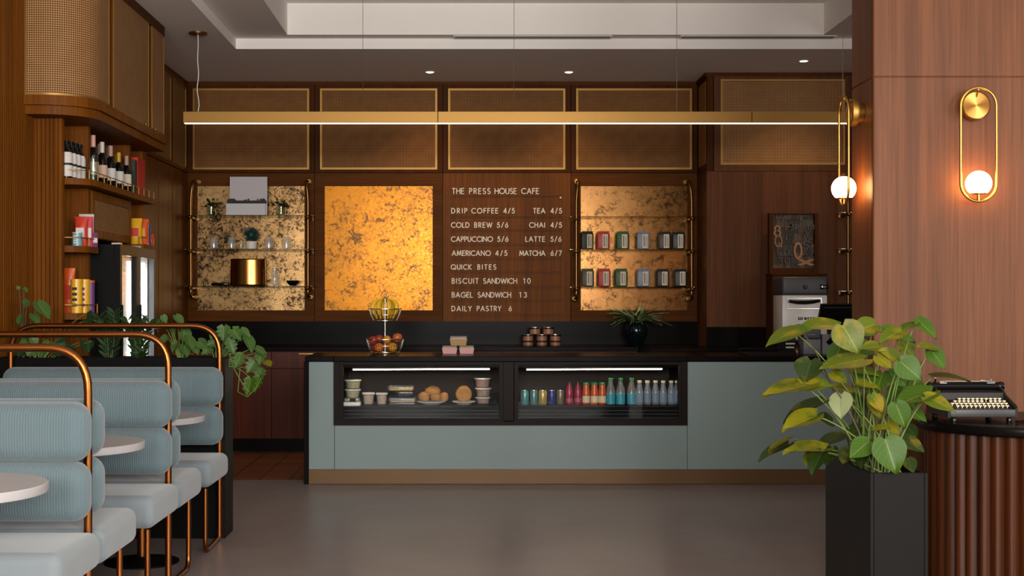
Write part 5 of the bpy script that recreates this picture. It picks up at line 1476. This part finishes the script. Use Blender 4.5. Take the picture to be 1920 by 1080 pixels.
def fruit(name, label, dx, dy, z, rad, mat, cat, apple=False):
    loc = (fx + dx, fy + dy, fz + z)
    r = thing(name, label, cat, loc, 'fruit in the lower wire basket')
    if apple: prof = [(0, -rad * .82), (rad * .3, -rad * .9), (rad * .72, -rad * .66), (rad, -rad * .05), (rad * .93, rad * .45), (rad * .6, rad * .82), (rad * .25, rad * .84), (0, rad * .66)]
    else: prof = [(rad * math.sin(t) if 0 < i < 14 else 0, -rad * .96 * math.cos(t)) for i, t in enumerate([PI * i / 14 for i in range(15)])]
    build('flesh', MB().lathe(prof, loc, 24), mat, r, 70)
    build('stalk', MB().cyl((loc[0], loc[1], loc[2] + rad * .62), (loc[0] + .004, loc[1], loc[2] + rad * (1.1 if apple else .99)), .0018, 6), STEM_D, r)
    return r
ORG = plain('orange_peel', rgb(214, 112, 26), 0.45, noise=0.12, nscale=30)
ORG2 = plain('yellow_orange_peel', rgb(212, 146, 36), 0.45, noise=0.12, nscale=20)
APP = plain('red_apple', rgb(150, 52, 34), 0.35, noise=0.45, nscale=14)
APP2 = plain('blush_apple', rgb(186, 96, 44), 0.35, noise=0.4, nscale=12)
fruit('orange', 'bright orange at the front of the lower basket, left of the pole', -0.045, -0.075, 0.052, 0.038, ORG, 'orange')
fruit('orange', 'yellowish orange at the front of the lower basket, right of the pole', 0.065, -0.06, 0.054, 0.039, ORG2, 'orange')
fruit('orange', 'small yellow orange resting high beside the pole', 0.018, -0.045, 0.115, 0.034, ORG2, 'orange')
fruit('orange', 'orange at the back of the lower basket', 0.03, 0.07, 0.054, 0.038, ORG, 'orange')
fruit('apple', 'dark red apple heaped at the left rim of the basket', -0.1, -0.02, 0.105, 0.04, APP, 'apple', True)
fruit('apple', 'red apple lying deep at the left of the basket', -0.088, 0.035, 0.05, 0.038, APP, 'apple', True)
fruit('apple', 'big blush apple heaped at the right rim of the basket', 0.1, 0.0, 0.128, 0.042, APP2, 'apple', True)
fruit('apple', 'red apple on top just left of the pole', -0.05, 0.0, 0.12, 0.037, APP, 'apple', True)
r = thing('banana_bunch', 'bunch of yellow bananas in the upper wire basket', 'bananas', (fx, fy, zu0))
BAN = plain('banana_peel', rgb(240, 192, 40), 0.45, noise=0.1, nscale=10)
for i, (a, out, hh) in enumerate([(-.1, -.02, .0), (-.05, -.075, .0), (.038, -.08, .006), (.098, -.03, .0), (-.02, .07, .0), (.06, .06, .0)]):
    top = Vector((fx + a * .25, fy + .008 + out * .15, zu0 + .178)); mid = Vector((fx + a * 1.5, fy + out * 1.5, zu0 + .15 + hh)); low = Vector((fx + a * .62, fy + out * .62, zu0 + .016))
    pts = bez(top, mid, low, 14)
    build('banana', MB().tube(pts, [.005, .006, .008, .012, .0155, .0175, .0185, .019, .019, .0185, .0175, .0155, .0125, .009, .005], 8), BAN, r)
build('stalk', MB().cyl((fx, fy + .008, zu0 + .155), (fx, fy + .012, zu0 + .195), .012, 10), cm('banana_stalk', 120, 118, 44), r)

# ---- small boxes on the counter
PINK = cm('pink_card', 222, 164, 160, 0.6); TAN = cm('tan_card', 176, 138, 84, 0.6)
def tub_box(label, px0, px1, z, hgt, mat, fill, D=10.9):
    xa, xb = X(px0, D), X(px1, D); xm = (xa + xb) / 2; w = (xb - xa) / 2; d = 0.05
    r = thing('cake_box', label, 'box', (xm, D, z), 'small boxes stacked on the counter')
    k = 0.86
    build('tray', MB().hexa([(xm - w * k, D - d * k, z), (xm + w * k, D - d * k, z), (xm + w * k, D + d * k, z), (xm - w * k, D + d * k, z)], [(xm - w, D - d, z + hgt * .66), (xm + w, D - d, z + hgt * .66), (xm + w, D + d, z + hgt * .66), (xm - w, D + d, z + hgt * .66)]), mat, r)
    build('filling', MB().box(xm - w * .85, xm + w * .85, D - d * .85, D + d * .85, z + hgt * .661, z + hgt * .82, 0.004, 2), fill, r)
    build('lid', MB().hexa([(xm - w, D - d, z + hgt * .665), (xm + w, D - d, z + hgt * .665), (xm + w, D + d, z + hgt * .665), (xm - w, D + d, z + hgt * .665)], [(xm - w * .92, D - d * .92, z + hgt), (xm + w * .92, D - d * .92, z + hgt), (xm + w * .92, D + d * .92, z + hgt), (xm - w * .92, D + d * .92, z + hgt)]), CLEARP, r)
CK = plain('cake', rgb(196, 150, 96), 0.7, noise=0.3)
tub_box('pink card box with clear lid, left one of the bottom pair', 829, 857.5, 0.9975, 0.066, PINK, CK)
tub_box('pink card box with clear lid, right one of the bottom pair', 861, 889, 0.9975, 0.066, PINK, CK)
tub_box('tan box with clear lid stacked on the two pink boxes', 843.5, 876, 0.9975 + 0.067, 0.076, TAN, CK)

# ---- tins on the back worktop
TIN = plain('copper_label', rgb(166, 116, 88), 0.5, 0.2, noise=0.2); TIND = cm('tin_dark', 40, 26, 22, 0.35)
def tin(label, px, z, hgt, rad, D=12.95):
    x = X(px, D)
    r = thing('jar', label, 'jar', (x, D, z), 'stacked jars on the back worktop')
    build('glass', MB().lathe([(0, 0), (rad * .92, 0), (rad, .004), (rad, hgt * .72), (0, hgt * .72)], (x, D, z), 24), TIN, r)
    build('lid', MB().lathe([(rad * 1.12, hgt * .725), (rad * 1.14, hgt * .76), (rad * 1.14, hgt * .95), (rad * 1.08, hgt), (0, hgt)], (x, D, z), 24), TIND if hgt < .05 else STEEL, r)
zb = 0.9975
for i, (px, w) in enumerate(((990, 'left'), (1016, 'middle'), (1041, 'right'))):
    tin('low jar at the bottom of the stack, %s of three' % w, px, zb, 0.044, 0.05)
    tin('coppery jar in the second layer of the stack, %s of three' % w, px, zb + 0.0445, 0.064, 0.05)
tin('coppery jar on top of the stack, the one towards the menu board left side', 1003, zb + 0.109, 0.07, 0.05)
tin('coppery jar on top of the stack, the one towards the spider plant', 1028, zb + 0.109, 0.07, 0.05)

# ---- spider plant
x, D = X(1193, 12.9), 12.9
zt = Z(603, D)
r = thing('spider_plant', 'spider plant with arching striped leaves in a glossy black vase', 'plant', (x, D, zb))
h = zt - zb
build('vase', MB().lathe([(0, 0), (.05, 0), (.062, .01), (.1, h * .38), (.112, h * .62), (.1, h * .85), (.074, h * .97), (.074, h), (.066, h), (.066, h * .9), (0, h * .9)], (x, D, zb), 32), plain('vase_green_black', rgb(12, 22, 24), 0.1), r)
for i in range(84):
    a = random.uniform(0, 2 * PI); L = random.uniform(.14, .28); up = random.uniform(.3, 1.5)
    d = Vector((math.cos(a), math.sin(a) * .8, up)).normalized()
    b = MB().leaf(Vector((x + math.cos(a) * .03, D + math.sin(a) * .03, zt - .01)), d, Vector((-math.cos(a) * .5, -math.sin(a) * .5, 1)), L, .03, random.uniform(.3, .95), .2, 'blade', 2, 10)
    build('leaf', b, LM3 if i % 3 else LM1, r, 60)

# ================================================================ DISPLAY CASE GOODS
DK = DECK + 0.0008
def tub(label, pa, pb, z, hgt, D, fill, lid=WHITE_P, square=False, group='food tubs in the pastry case', black=False):
    xa, xb = X(pa, D), X(pb, D); xm = (xa + xb) / 2; R = (xb - xa) / 2
    r = thing('food_tub', label, 'food tub', (xm, D, z), group)
    build('tub', MB().lathe([(0, 0), (R * .74, 0), (R * .78, .004), (R * .93, hgt * .85), (R * .9, hgt * .85), (R * .75, .008), (0, .006)], (xm, D, z), 28), BLACK_G if black else CLEARP, r)
    if not black: build('filling', MB().lathe([(0, .009), (R * .72, .009), (R * .85, hgt * .8), (0, hgt * .82)], (xm, D, z), 24), fill, r)
    build('lid', MB().lathe([(R * .93, hgt * .855), (R, hgt * .87), (R, hgt * .97), (R * .94, hgt), (0, hgt)], (xm, D, z), 28), lid, r)
SAL = plain('green_salad', rgb(164, 152, 52), 0.6, noise=0.6, nscale=60)
SAL2 = plain('pale_salad', rgb(176, 164, 92), 0.6, noise=0.5, nscale=60)
RED = plain('fruit_salad', rgb(172, 84, 48), 0.5, noise=0.6, nscale=60)
RED2 = plain('tomato_salad', rgb(160, 100, 64), 0.5, noise=0.6, nscale=60)
OAT = plain('granola', rgb(196, 160, 116), 0.7, noise=0.4, nscale=60)
D = 10.66
tub('black-lidded tub at the foot of the left tub stack', 648, 674, DK, 0.048, D, SAL, BLACK_G, black=True)
tub('pale salad tub in the middle of the left tub stack', 646, 676.5, DK + .0485, 0.072, D, SAL2)
tub('green salad tub on top of the left tub stack', 646, 678, DK + .121, 0.076, D, SAL)
tub('white-lidded tub half hidden at the left edge of the pastry case', 641, 651, DK, 0.15, 10.78, SAL2)
xa, xb, D = X(645, 10.5), X(676, 10.5), 10.5
r = thing('sandwich_box', 'low clear box with a dark window at the left front of the pastry case', 'food box', ((xa + xb) / 2, D, DK))
build('tray', MB().box(xa, xb, 10.455, 10.56, DK, DK + .03, .004, 2), WHITE_P, r); build('lid', MB().box(xa + .004, xb - .004, 10.459, 10.556, DK + .0305, DK + .062, .006, 2), CLEARP, r)
build('sticker', MB().box(xa + .05, xb - .035, 10.455, 10.459, DK + .034, DK + .06), BLACK, r)
tub('granola cup, left of the two in the pastry case', 679, 703, DK, 0.096, 10.6, OAT)
tub('granola cup, right of the two in the pastry case', 704.5, 727, DK, 0.094, 10.6, OAT)
D = 10.64
def deli(label, pa, pb, z, black):
    xa, xb = X(pa, D), X(pb, D)
    r = thing('salad_box', label, 'food box', ((xa + xb) / 2, D, z), 'hinged boxes in the pastry case')
    h1 = .05 if black else .02
    build('tray', MB().box(xa + .006, xb - .006, D - .07, D + .07, z, z + h1, .006, 2), BLACK_G if black else CLEARP, r)
    build('filling', MB().box(xa + .015, xb - .015, D - .06, D + .06, z + (h1 + .0005 if black else .021), z + h1 + .016, .004, 2), plain('noodles', rgb(200, 158, 60), 0.6, noise=0.5, nscale=70) if black else OAT, r)
    build('lid', MB().box(xa, xb, D - .075, D + .075, z + h1 + .0005, z + h1 + .04, .012, 2), CLEARP, r)
deli('flat clear food box under the black one in the pastry case', 730, 780, DK, False)
deli('black food box with golden filling and clear lid in the pastry case', 728, 777, DK + .0615, True)
def plate(label, pa, pb, D):
    xm, R = X((pa + pb) / 2, D), (X(pb, D) - X(pa, D)) / 2
    return single('plate', MB().lathe([(0, 0), (R * .55, 0), (R * .6, .004), (R, .022), (R * .99, .026), (R * .6, .011), (0, .009)], (xm, D, DK), 40), WHITE_P, label, 'plate', (xm, D, DK), 'white plates in the pastry case')
plate('white plate piled with four pastries', 781, 836, 10.64); plate('white plate under the single round roll', 847.5, 892, 10.64)
BUN = plain('baked_pastry', rgb(176, 124, 66), 0.6, noise=0.35, nscale=30)
def pastry(label, px, pz, wpx, hpx, D, rot=0.0):
    x = X(px, D); w, h = wpx * D / F / 2, hpx * D / F
    z = Z(pz, D)
    b = MB()
    N_ = 18
    b.lathe([(0, -h * .5), (w * .8, -h * .5), (w * .97, -h * .25), (w, 0), (w * .9, h * .28), (w * .6, h * .44), (0, h * .5)], (0, 0, 0), 28)
    b.tube([(w * .62 * math.cos(t) * (1 - t / 14), w * .62 * math.sin(t) * (1 - t / 14), h * (.42 + .012 * t)) for t in [i * .5 for i in range(22)]], h * .09, 6)
    for v in b.bm.verts: v.co += Vector((math.sin(v.co.x * 90) * .002, math.cos(v.co.y * 80) * .002, math.sin(v.co.x * 60 + v.co.y * 70) * .002))
    bmesh.ops.rotate(b.bm, verts=b.bm.verts, cent=(0, 0, 0), matrix=Matrix.Rotation(rot, 3, 'X'))
    bmesh.ops.translate(b.bm, verts=b.bm.verts, vec=(x, D, z))
    return single('pastry', b, BUN, label, 'pastry', (x, D, z - h / 2), 'pastries on the white plates')
pastry('golden pastry at the left of the piled plate', 795, 743.5, 24, 14, 10.62)
pastry('golden pastry on top of the piled plate', 811.5, 733, 31, 15, 10.69)
pastry('golden pastry at the front of the piled plate', 817, 745, 21, 11, 10.56)
pastry('golden pastry at the right of the piled plate', 832, 744.0, 18, 14, 10.64)
pastry('round spiral roll standing on edge on its own plate', 869.5, 738.5, 32, 16, 10.66, PI / 2 - .15)
D = 10.68
tub('dark tub at the foot of the right tub stack', 891, 920, DK, 0.055, D, RED2, WHITE_P)
tub('reddish salad tub in the middle of the right tub stack', 891, 921.5, DK + .0555, 0.074, D, RED2)
tub('red fruit tub on top of the right tub stack', 889, 920.5, DK + .130, 0.08, D, RED)
tub('black lid tub at the right end of the pastry case, lower one', 922, 936, DK, 0.045, 10.7, RED, BLACK_G, black=True)
tub('black lid tub at the right end of the pastry case, upper one', 922, 936, DK + .0455, 0.045, 10.7, RED, BLACK_G, black=True)

# cans and bottles
DD = 10.6
ALU = plain('aluminium', rgb(200, 198, 194), 0.3, 1.0)
def can(label, px, rpx, mat):
    x, R, h = X(px, DD), rpx * DD / F, .115
    r = thing('drink_can', label, 'can', (x, DD, DK), 'drinks cans in the right display case')
    build('body', MB().lathe([(0, .001), (R * .8, .001), (R, .01), (R, h - .014), (R * .86, h - .004)], (x, DD, DK), 28), mat, r)
    build('lid', MB().lathe([(R * .86, h - .0038), (R * .86, h), (R * .8, h), (R * .78, h - .004), (0, h - .004)], (x, DD, DK), 28), ALU, r)
for px, rp, c, lab in ((984, 7.6, (96, 160, 158), 'teal drinks can, first at the left of the right case'), (1001, 7.2, (92, 142, 140), 'dull teal drinks can, second from the left'), (1017.6, 8.3, (190, 162, 96), 'wide yellow drinks can'), (1034.5, 6.6, (40, 52, 130), 'dark blue drinks can'), (1050.6, 6.8, (122, 110, 84), 'grey-brown drinks can next to the magenta bottles')):
    can(lab, px, rp, cm('can_%d' % int(px), *c, rough=0.3, metal=0.3))
def bottle(name, label, px, rpx, h, body, cap, band, group, shoulder=.62, neck=.4, band_z=(.08, .42), fluid=None, cat='bottle'):
    x, R = X(px, DD), rpx * DD / F
    r = thing(name, label, cat, (x, DD, DK), group)
    build('body', MB().lathe([(0, .001), (R * .85, .001), (R, .01), (R, h * shoulder), (R * .86, h * (shoulder + .1)), (R * neck, h * .88), (R * neck, h * .9), (0, h * .9)], (x, DD, DK), 24), body, r)
    build('cap', MB().lathe([(R * (neck + .1), h * .902), (R * (neck + .1), h * .985), (R * neck, h), (0, h)], (x, DD, DK), 20), cap, r)
    build('label', MB().lathe([(R * 1.005, h * band_z[0]), (R * 1.012, h * band_z[0]), (R * 1.012, h * band_z[1]), (R * 1.005, h * band_z[1])], (x, DD, DK), 24), band, r)
MAG, CAPD = cm('magenta_drink', 150, 34, 66, 0.25), cm('cap_dark', 58, 26, 26, 0.35)
MAGL = cm('magenta_label', 176, 70, 96, 0.4)
for px, w in ((1067.5, 'left'), (1083.5, 'right')):
    bottle('smoothie_bottle', 'magenta bottle with dark cap, %s one of the pair' % w, px, 6.9, .178, MAG, CAPD, MAGL, 'magenta bottles in the right case', .6, .55, (.12, .3))
ORJ, GRN, OJL = cm('orange_juice', 200, 82, 34, 0.25), cm('cap_green', 40, 130, 66, 0.35), cm('juice_label', 226, 204, 166, 0.5)
for px, w in ((1099, 'nearest the magenta bottles'), (1114.5, 'in the middle of its row of three'), (1129, 'nearest the blue-label bottles')):
    bottle('juice_bottle', 'orange juice bottle with green cap, ' + w, px, 7.2, .176, ORJ, GRN, OJL, 'orange juice bottles in the right case', .6, .72, (.1, .4))
BLU = cm('blue_label', 66, 158, 178, 0.4)
for px, w in ((1145, 'next to the orange juice'), (1163.5, 'in the middle of its row of three'), (1184, 'next to the plain water bottles')):
    bottle('water_bottle', 'clear bottle with green cap and blue label, ' + w, px, 8.8, .212, CLEARP, GRN, BLU, 'blue-label water bottles', .5, .42, (.03, .42))
WTR = milky('water_plastic', (0.5, 0.58, 0.64, 1), 0.3); BLW = milky('pale_blue_label', (0.32, 0.42, 0.54, 1), 0.7)
CAPW = cm('cap_white', 226, 214, 190, 0.4)
for i, (px, w) in enumerate(zip((1199, 1214, 1229, 1243.5, 1258.5, 1269.5), ('first', 'second', 'third', 'fourth', 'fifth', 'sixth'))):
    bottle('water_bottle', 'clear water bottle with white cap, %s counting from the blue-label bottles' % w, px, 7.2, .192, WTR, CAPW, BLW, 'white-cap water bottles', .55, .5, (.1, .5))

# ================================================================ WALL UNIT GOODS
def wx(px, D): return X(px, D)
ZT = 2.2358
DGL = plain('dark_wine_glass', rgb(18, 16, 16), 0.12)
def wine(label, y, x, caps, lab, h=.3, R=.037, labz=(.06, .15)):
    r = thing('wine_bottle', label, 'wine bottle', (x, y, ZT), 'wine bottles on the top shelf')
    build('bottle', MB().lathe([(0, .002), (R * .9, .002), (R, .008), (R, h * .58), (R * .8, h * .66), (R * .42, h * .74), (R * .38, h * .74), (R * .38, h * .98), (0, h * .98)], (x, y, ZT), 20), DGL, r)
    build('capsule', MB().lathe([(R * .43, h * .76), (R * .45, h * .76), (R * .45, h), (0, h)], (x, y, ZT), 16), caps, r)
    build('label', MB().lathe([(R * 1.004, labz[0]), (R * 1.015, labz[0]), (R * 1.015, labz[1]), (R * 1.004, labz[1])], (x, y, ZT), 20), lab, r)
CW, CP, CYL_, CR = cm('capsule_white', 206, 196, 184, 0.5), cm('capsule_pink', 172, 140, 124, 0.5), cm('capsule_yellow', 196, 146, 36, 0.4), cm('capsule_red_white', 206, 150, 136, 0.5)
LW, LP = cm('label_white', 212, 206, 200, 0.6), cm('label_peach', 214, 178, 156, 0.6)
ws = [(175.5, CR, LP, 'with red-white neck and peach label, first of the row'), (182, CR, LW, 'with red-white neck, second of the row'), (189, CW, LP, 'with white neck, third of the row'), (196.5, CW, LW, 'with white neck and white label, fourth of the row'),
      (203.5, CP, LW, 'with pinkish neck, fifth of the row'), (210.5, CP, LP, 'with pinkish neck, sixth of the row'), (219, CYL_, LW, 'with yellow neck, seventh of the row'), (226, CYL_, LP, 'with yellow neck, eighth of the row'), (234, CP, CREAM, 'with a tan label, last of the row by the upright')]
for i, (px, c, l, w) in enumerate(ws):
    x = -2.60 if i % 2 == 0 else -2.645
    y = 9.215 + i * 0.112
    wine('dark wine bottle ' + w, y, x, c, l, .335 if i < 2 else (.315 if i < 6 else .29))
def spirit(label, y, x):
    r = thing('spirit_bottle', label, 'bottle', (x, y, ZT), 'white-label bottles in the left niche')
    build('bottle', MB().lathe([(0, .002), (.036, .002), (.038, .01), (.038, .15), (.03, .178), (.018, .2), (.016, .226), (0, .226)], (x, y, ZT), 20), DGL, r)
    build('label', MB().lathe([(.0385, .012), (.0392, .012), (.0392, .15), (.033, .172), (.032, .172), (.0385, .15)], (x, y, ZT), 20), LW, r)
    build('band', MB().lathe([(.0394, .085), (.0399, .085), (.0399, .1), (.0394, .1)], (x, y, ZT), 20), INK, r)
    build('cap', MB().lathe([(.017, .2265), (.019, .2265), (.019, .25), (0, .25)], (x, y, ZT), 14), BLACK, r)
for i, w in enumerate(('nearest the slatted wall', 'second from the slatted wall', 'third from the slatted wall', 'nearest the upright')):
    spirit('short bottle with white label and black cap, ' + w, 8.806 + i * .078, -2.66 + .006 * i)
single('glass_jug', MB().lathe([(0, 0), (.03, 0), (.034, .01), (.03, .14), (.026, .18), (.023, .18), (.027, .14), (.031, .014), (0, .01)], (-2.555, 9.062, ZT), 20), GLASS_T, 'dark clear glass jug before the upright on the top shelf', 'jug', (-2.555, 9.062, ZT))
GB = cm('gift_red', 190, 32, 22, 0.5)
r = thing('gift_box', 'tall red box with white lettering at the far end of the top shelf', 'box', (-2.6, 10.45, ZT))
build('box', MB().box(-2.68, -2.575, 10.36, 10.58, ZT, ZT + .31, .003, 1), GB, r)
b = MB()
for k, (zz, w) in enumerate(((.04, .05), (.07, .08), (.1, .05))): b.box(-2.66, -2.66 + w, 10.3585, 10.36, ZT + zz, ZT + zz + .018)
build('print', b, LW, r)
single('gift_box', MB().box(-2.66, -2.575, 10.275, 10.335, ZT, ZT + .28, .003, 1), cm('gift_green', 34, 44, 34, 0.5), 'slim dark green box beside the red one on the top shelf', 'box', (-2.615, 10.305, ZT))
def snack(label, cat, y, x, z, w, d, h, mat, accent, name='snack_bag', rot=0.0):
    r = thing(name, label, cat, (0, 0, 0), 'snacks in the wall unit')
    b = MB()
    n = 6
    for sgn in (1,):
        rings = []
        for i in range(n + 1):
            t = i / n; th = d / 2 * math.sin(PI * min(1, .12 + t * .86)) + .003; ww = w / 2 * (1 - .06 * math.sin(PI * t))
            rings.append([b.bm.verts.new(p) for p in ((-ww, -th * .3, t * h), (-ww * .6, -th, t * h), (ww * .6, -th, t * h), (ww, -th * .3, t * h), (ww, th * .3, t * h), (ww * .6, th, t * h), (-ww * .6, th, t * h), (-ww, th * .3, t * h))])
        for a, c in zip(rings, rings[1:]):
            for k_ in range(8): b.bm.faces.new((a[k_], a[(k_ + 1) % 8], c[(k_ + 1) % 8], c[k_]))
        b.bm.faces.new(rings[0][::-1]); b.bm.faces.new(rings[-1])
    build('bag', b, mat, r, 60)
    build('print', MB().box(-w * .3, w * .3, -d / 2 - .0045, -d / 2 - .001, h * .3, h * .62), accent, r)
    r.location = (x, y, z + .0008); r.rotation_euler = (0, 0, rot)
def tube_pack(label, y, x, z, R, h, mat, accent, top):
    r = thing('snack_tube', label, 'snack tube', (x, y, z + .0008), 'snacks in the wall unit')
    build('tube', MB().lathe([(0, 0), (R, 0), (R, h * .93), (0, h * .93)], (x, y, z + .0008), 20), mat, r)
    build('lid', MB().lathe([(R * 1.04, h * .931), (R * 1.04, h), (0, h)], (x, y, z + .0008), 20), top, r)
    b = MB()
    for k_ in range(4): b.box(x - R * .5, x + R * .35, y - R - .002, y - R * .85, z + h * (.2 + .16 * k_), z + h * (.2 + .16 * k_) + h * .08)
    build('print', b, accent, r)
RD, PK, SV, YL, PU, OR, BL, TL = [cm('snack_' + n, *c, rough=.3) for n, c in (('red', (196, 60, 36)), ('pink', (200, 70, 90)), ('silver', (200, 190, 190)), ('yellow', (222, 168, 36)), ('purple', (112, 64, 118)), ('orange', (206, 84, 30)), ('blue', (50, 70, 130)), ('teal', (110, 160, 170)))]
z = 1.79
snack('red snack bag on the middle left niche shelf', 'snack bag', 8.93, -2.60, z, .09, .05, .2, RD, LW)
snack('pink snack bag beside the red one in the left niche', 'snack bag', 9.0, -2.575, z, .07, .05, .205, PK, LW, rot=.3)
snack('tall silvery snack bag in the left niche', 'snack bag', 9.055, -2.60, z, .1, .05, .225, SV, PU, rot=.15)
snack('little purple snack bag at the end of the middle niche shelf', 'snack bag', 9.06, -2.55, z, .05, .035, .1, PU, LW, rot=.6)
tube_pack('short teal cup on the middle left niche shelf', 8.84, -2.60, z, .032, .09, TL, LW, SV)
z = 1.345
tube_pack('yellow snack tube nearest the slatted wall on the lower niche shelf', 8.86, -2.61, z, .037, .225, YL, INK, YL)
tube_pack('second yellow snack tube on the lower niche shelf', 8.95, -2.585, z, .036, .225, YL, PU, YL)
tube_pack('purple snack tube on the lower niche shelf', 9.04, -2.575, z, .034, .22, PU, LW, OR)
tube_pack('purple and orange snack tube furthest back on the lower niche shelf', 9.055, -2.655, z, .03, .225, PU, OR, OR)
snack('tall orange snack bag behind the yellow tubes', 'snack bag', 8.93, -2.69, z, .1, .05, .3, OR, RD)
z = 1.865
snack('yellow snack bag on the shelf above the fridge', 'snack bag', 10.31, -2.58, z, .1, .06, .2, YL, RD)
snack('orange snack bag on the shelf above the fridge', 'snack bag', 10.40, -2.56, z, .12, .06, .2, OR, YL)
snack('dark blue snack bag on the shelf above the fridge', 'snack bag', 10.49, -2.55, z, .09, .05, .17, BL, LW)
snack('small red snack bag at the far end of the shelf above the fridge', 'snack bag', 10.56, -2.53, z, .06, .04, .09, RD, YL)
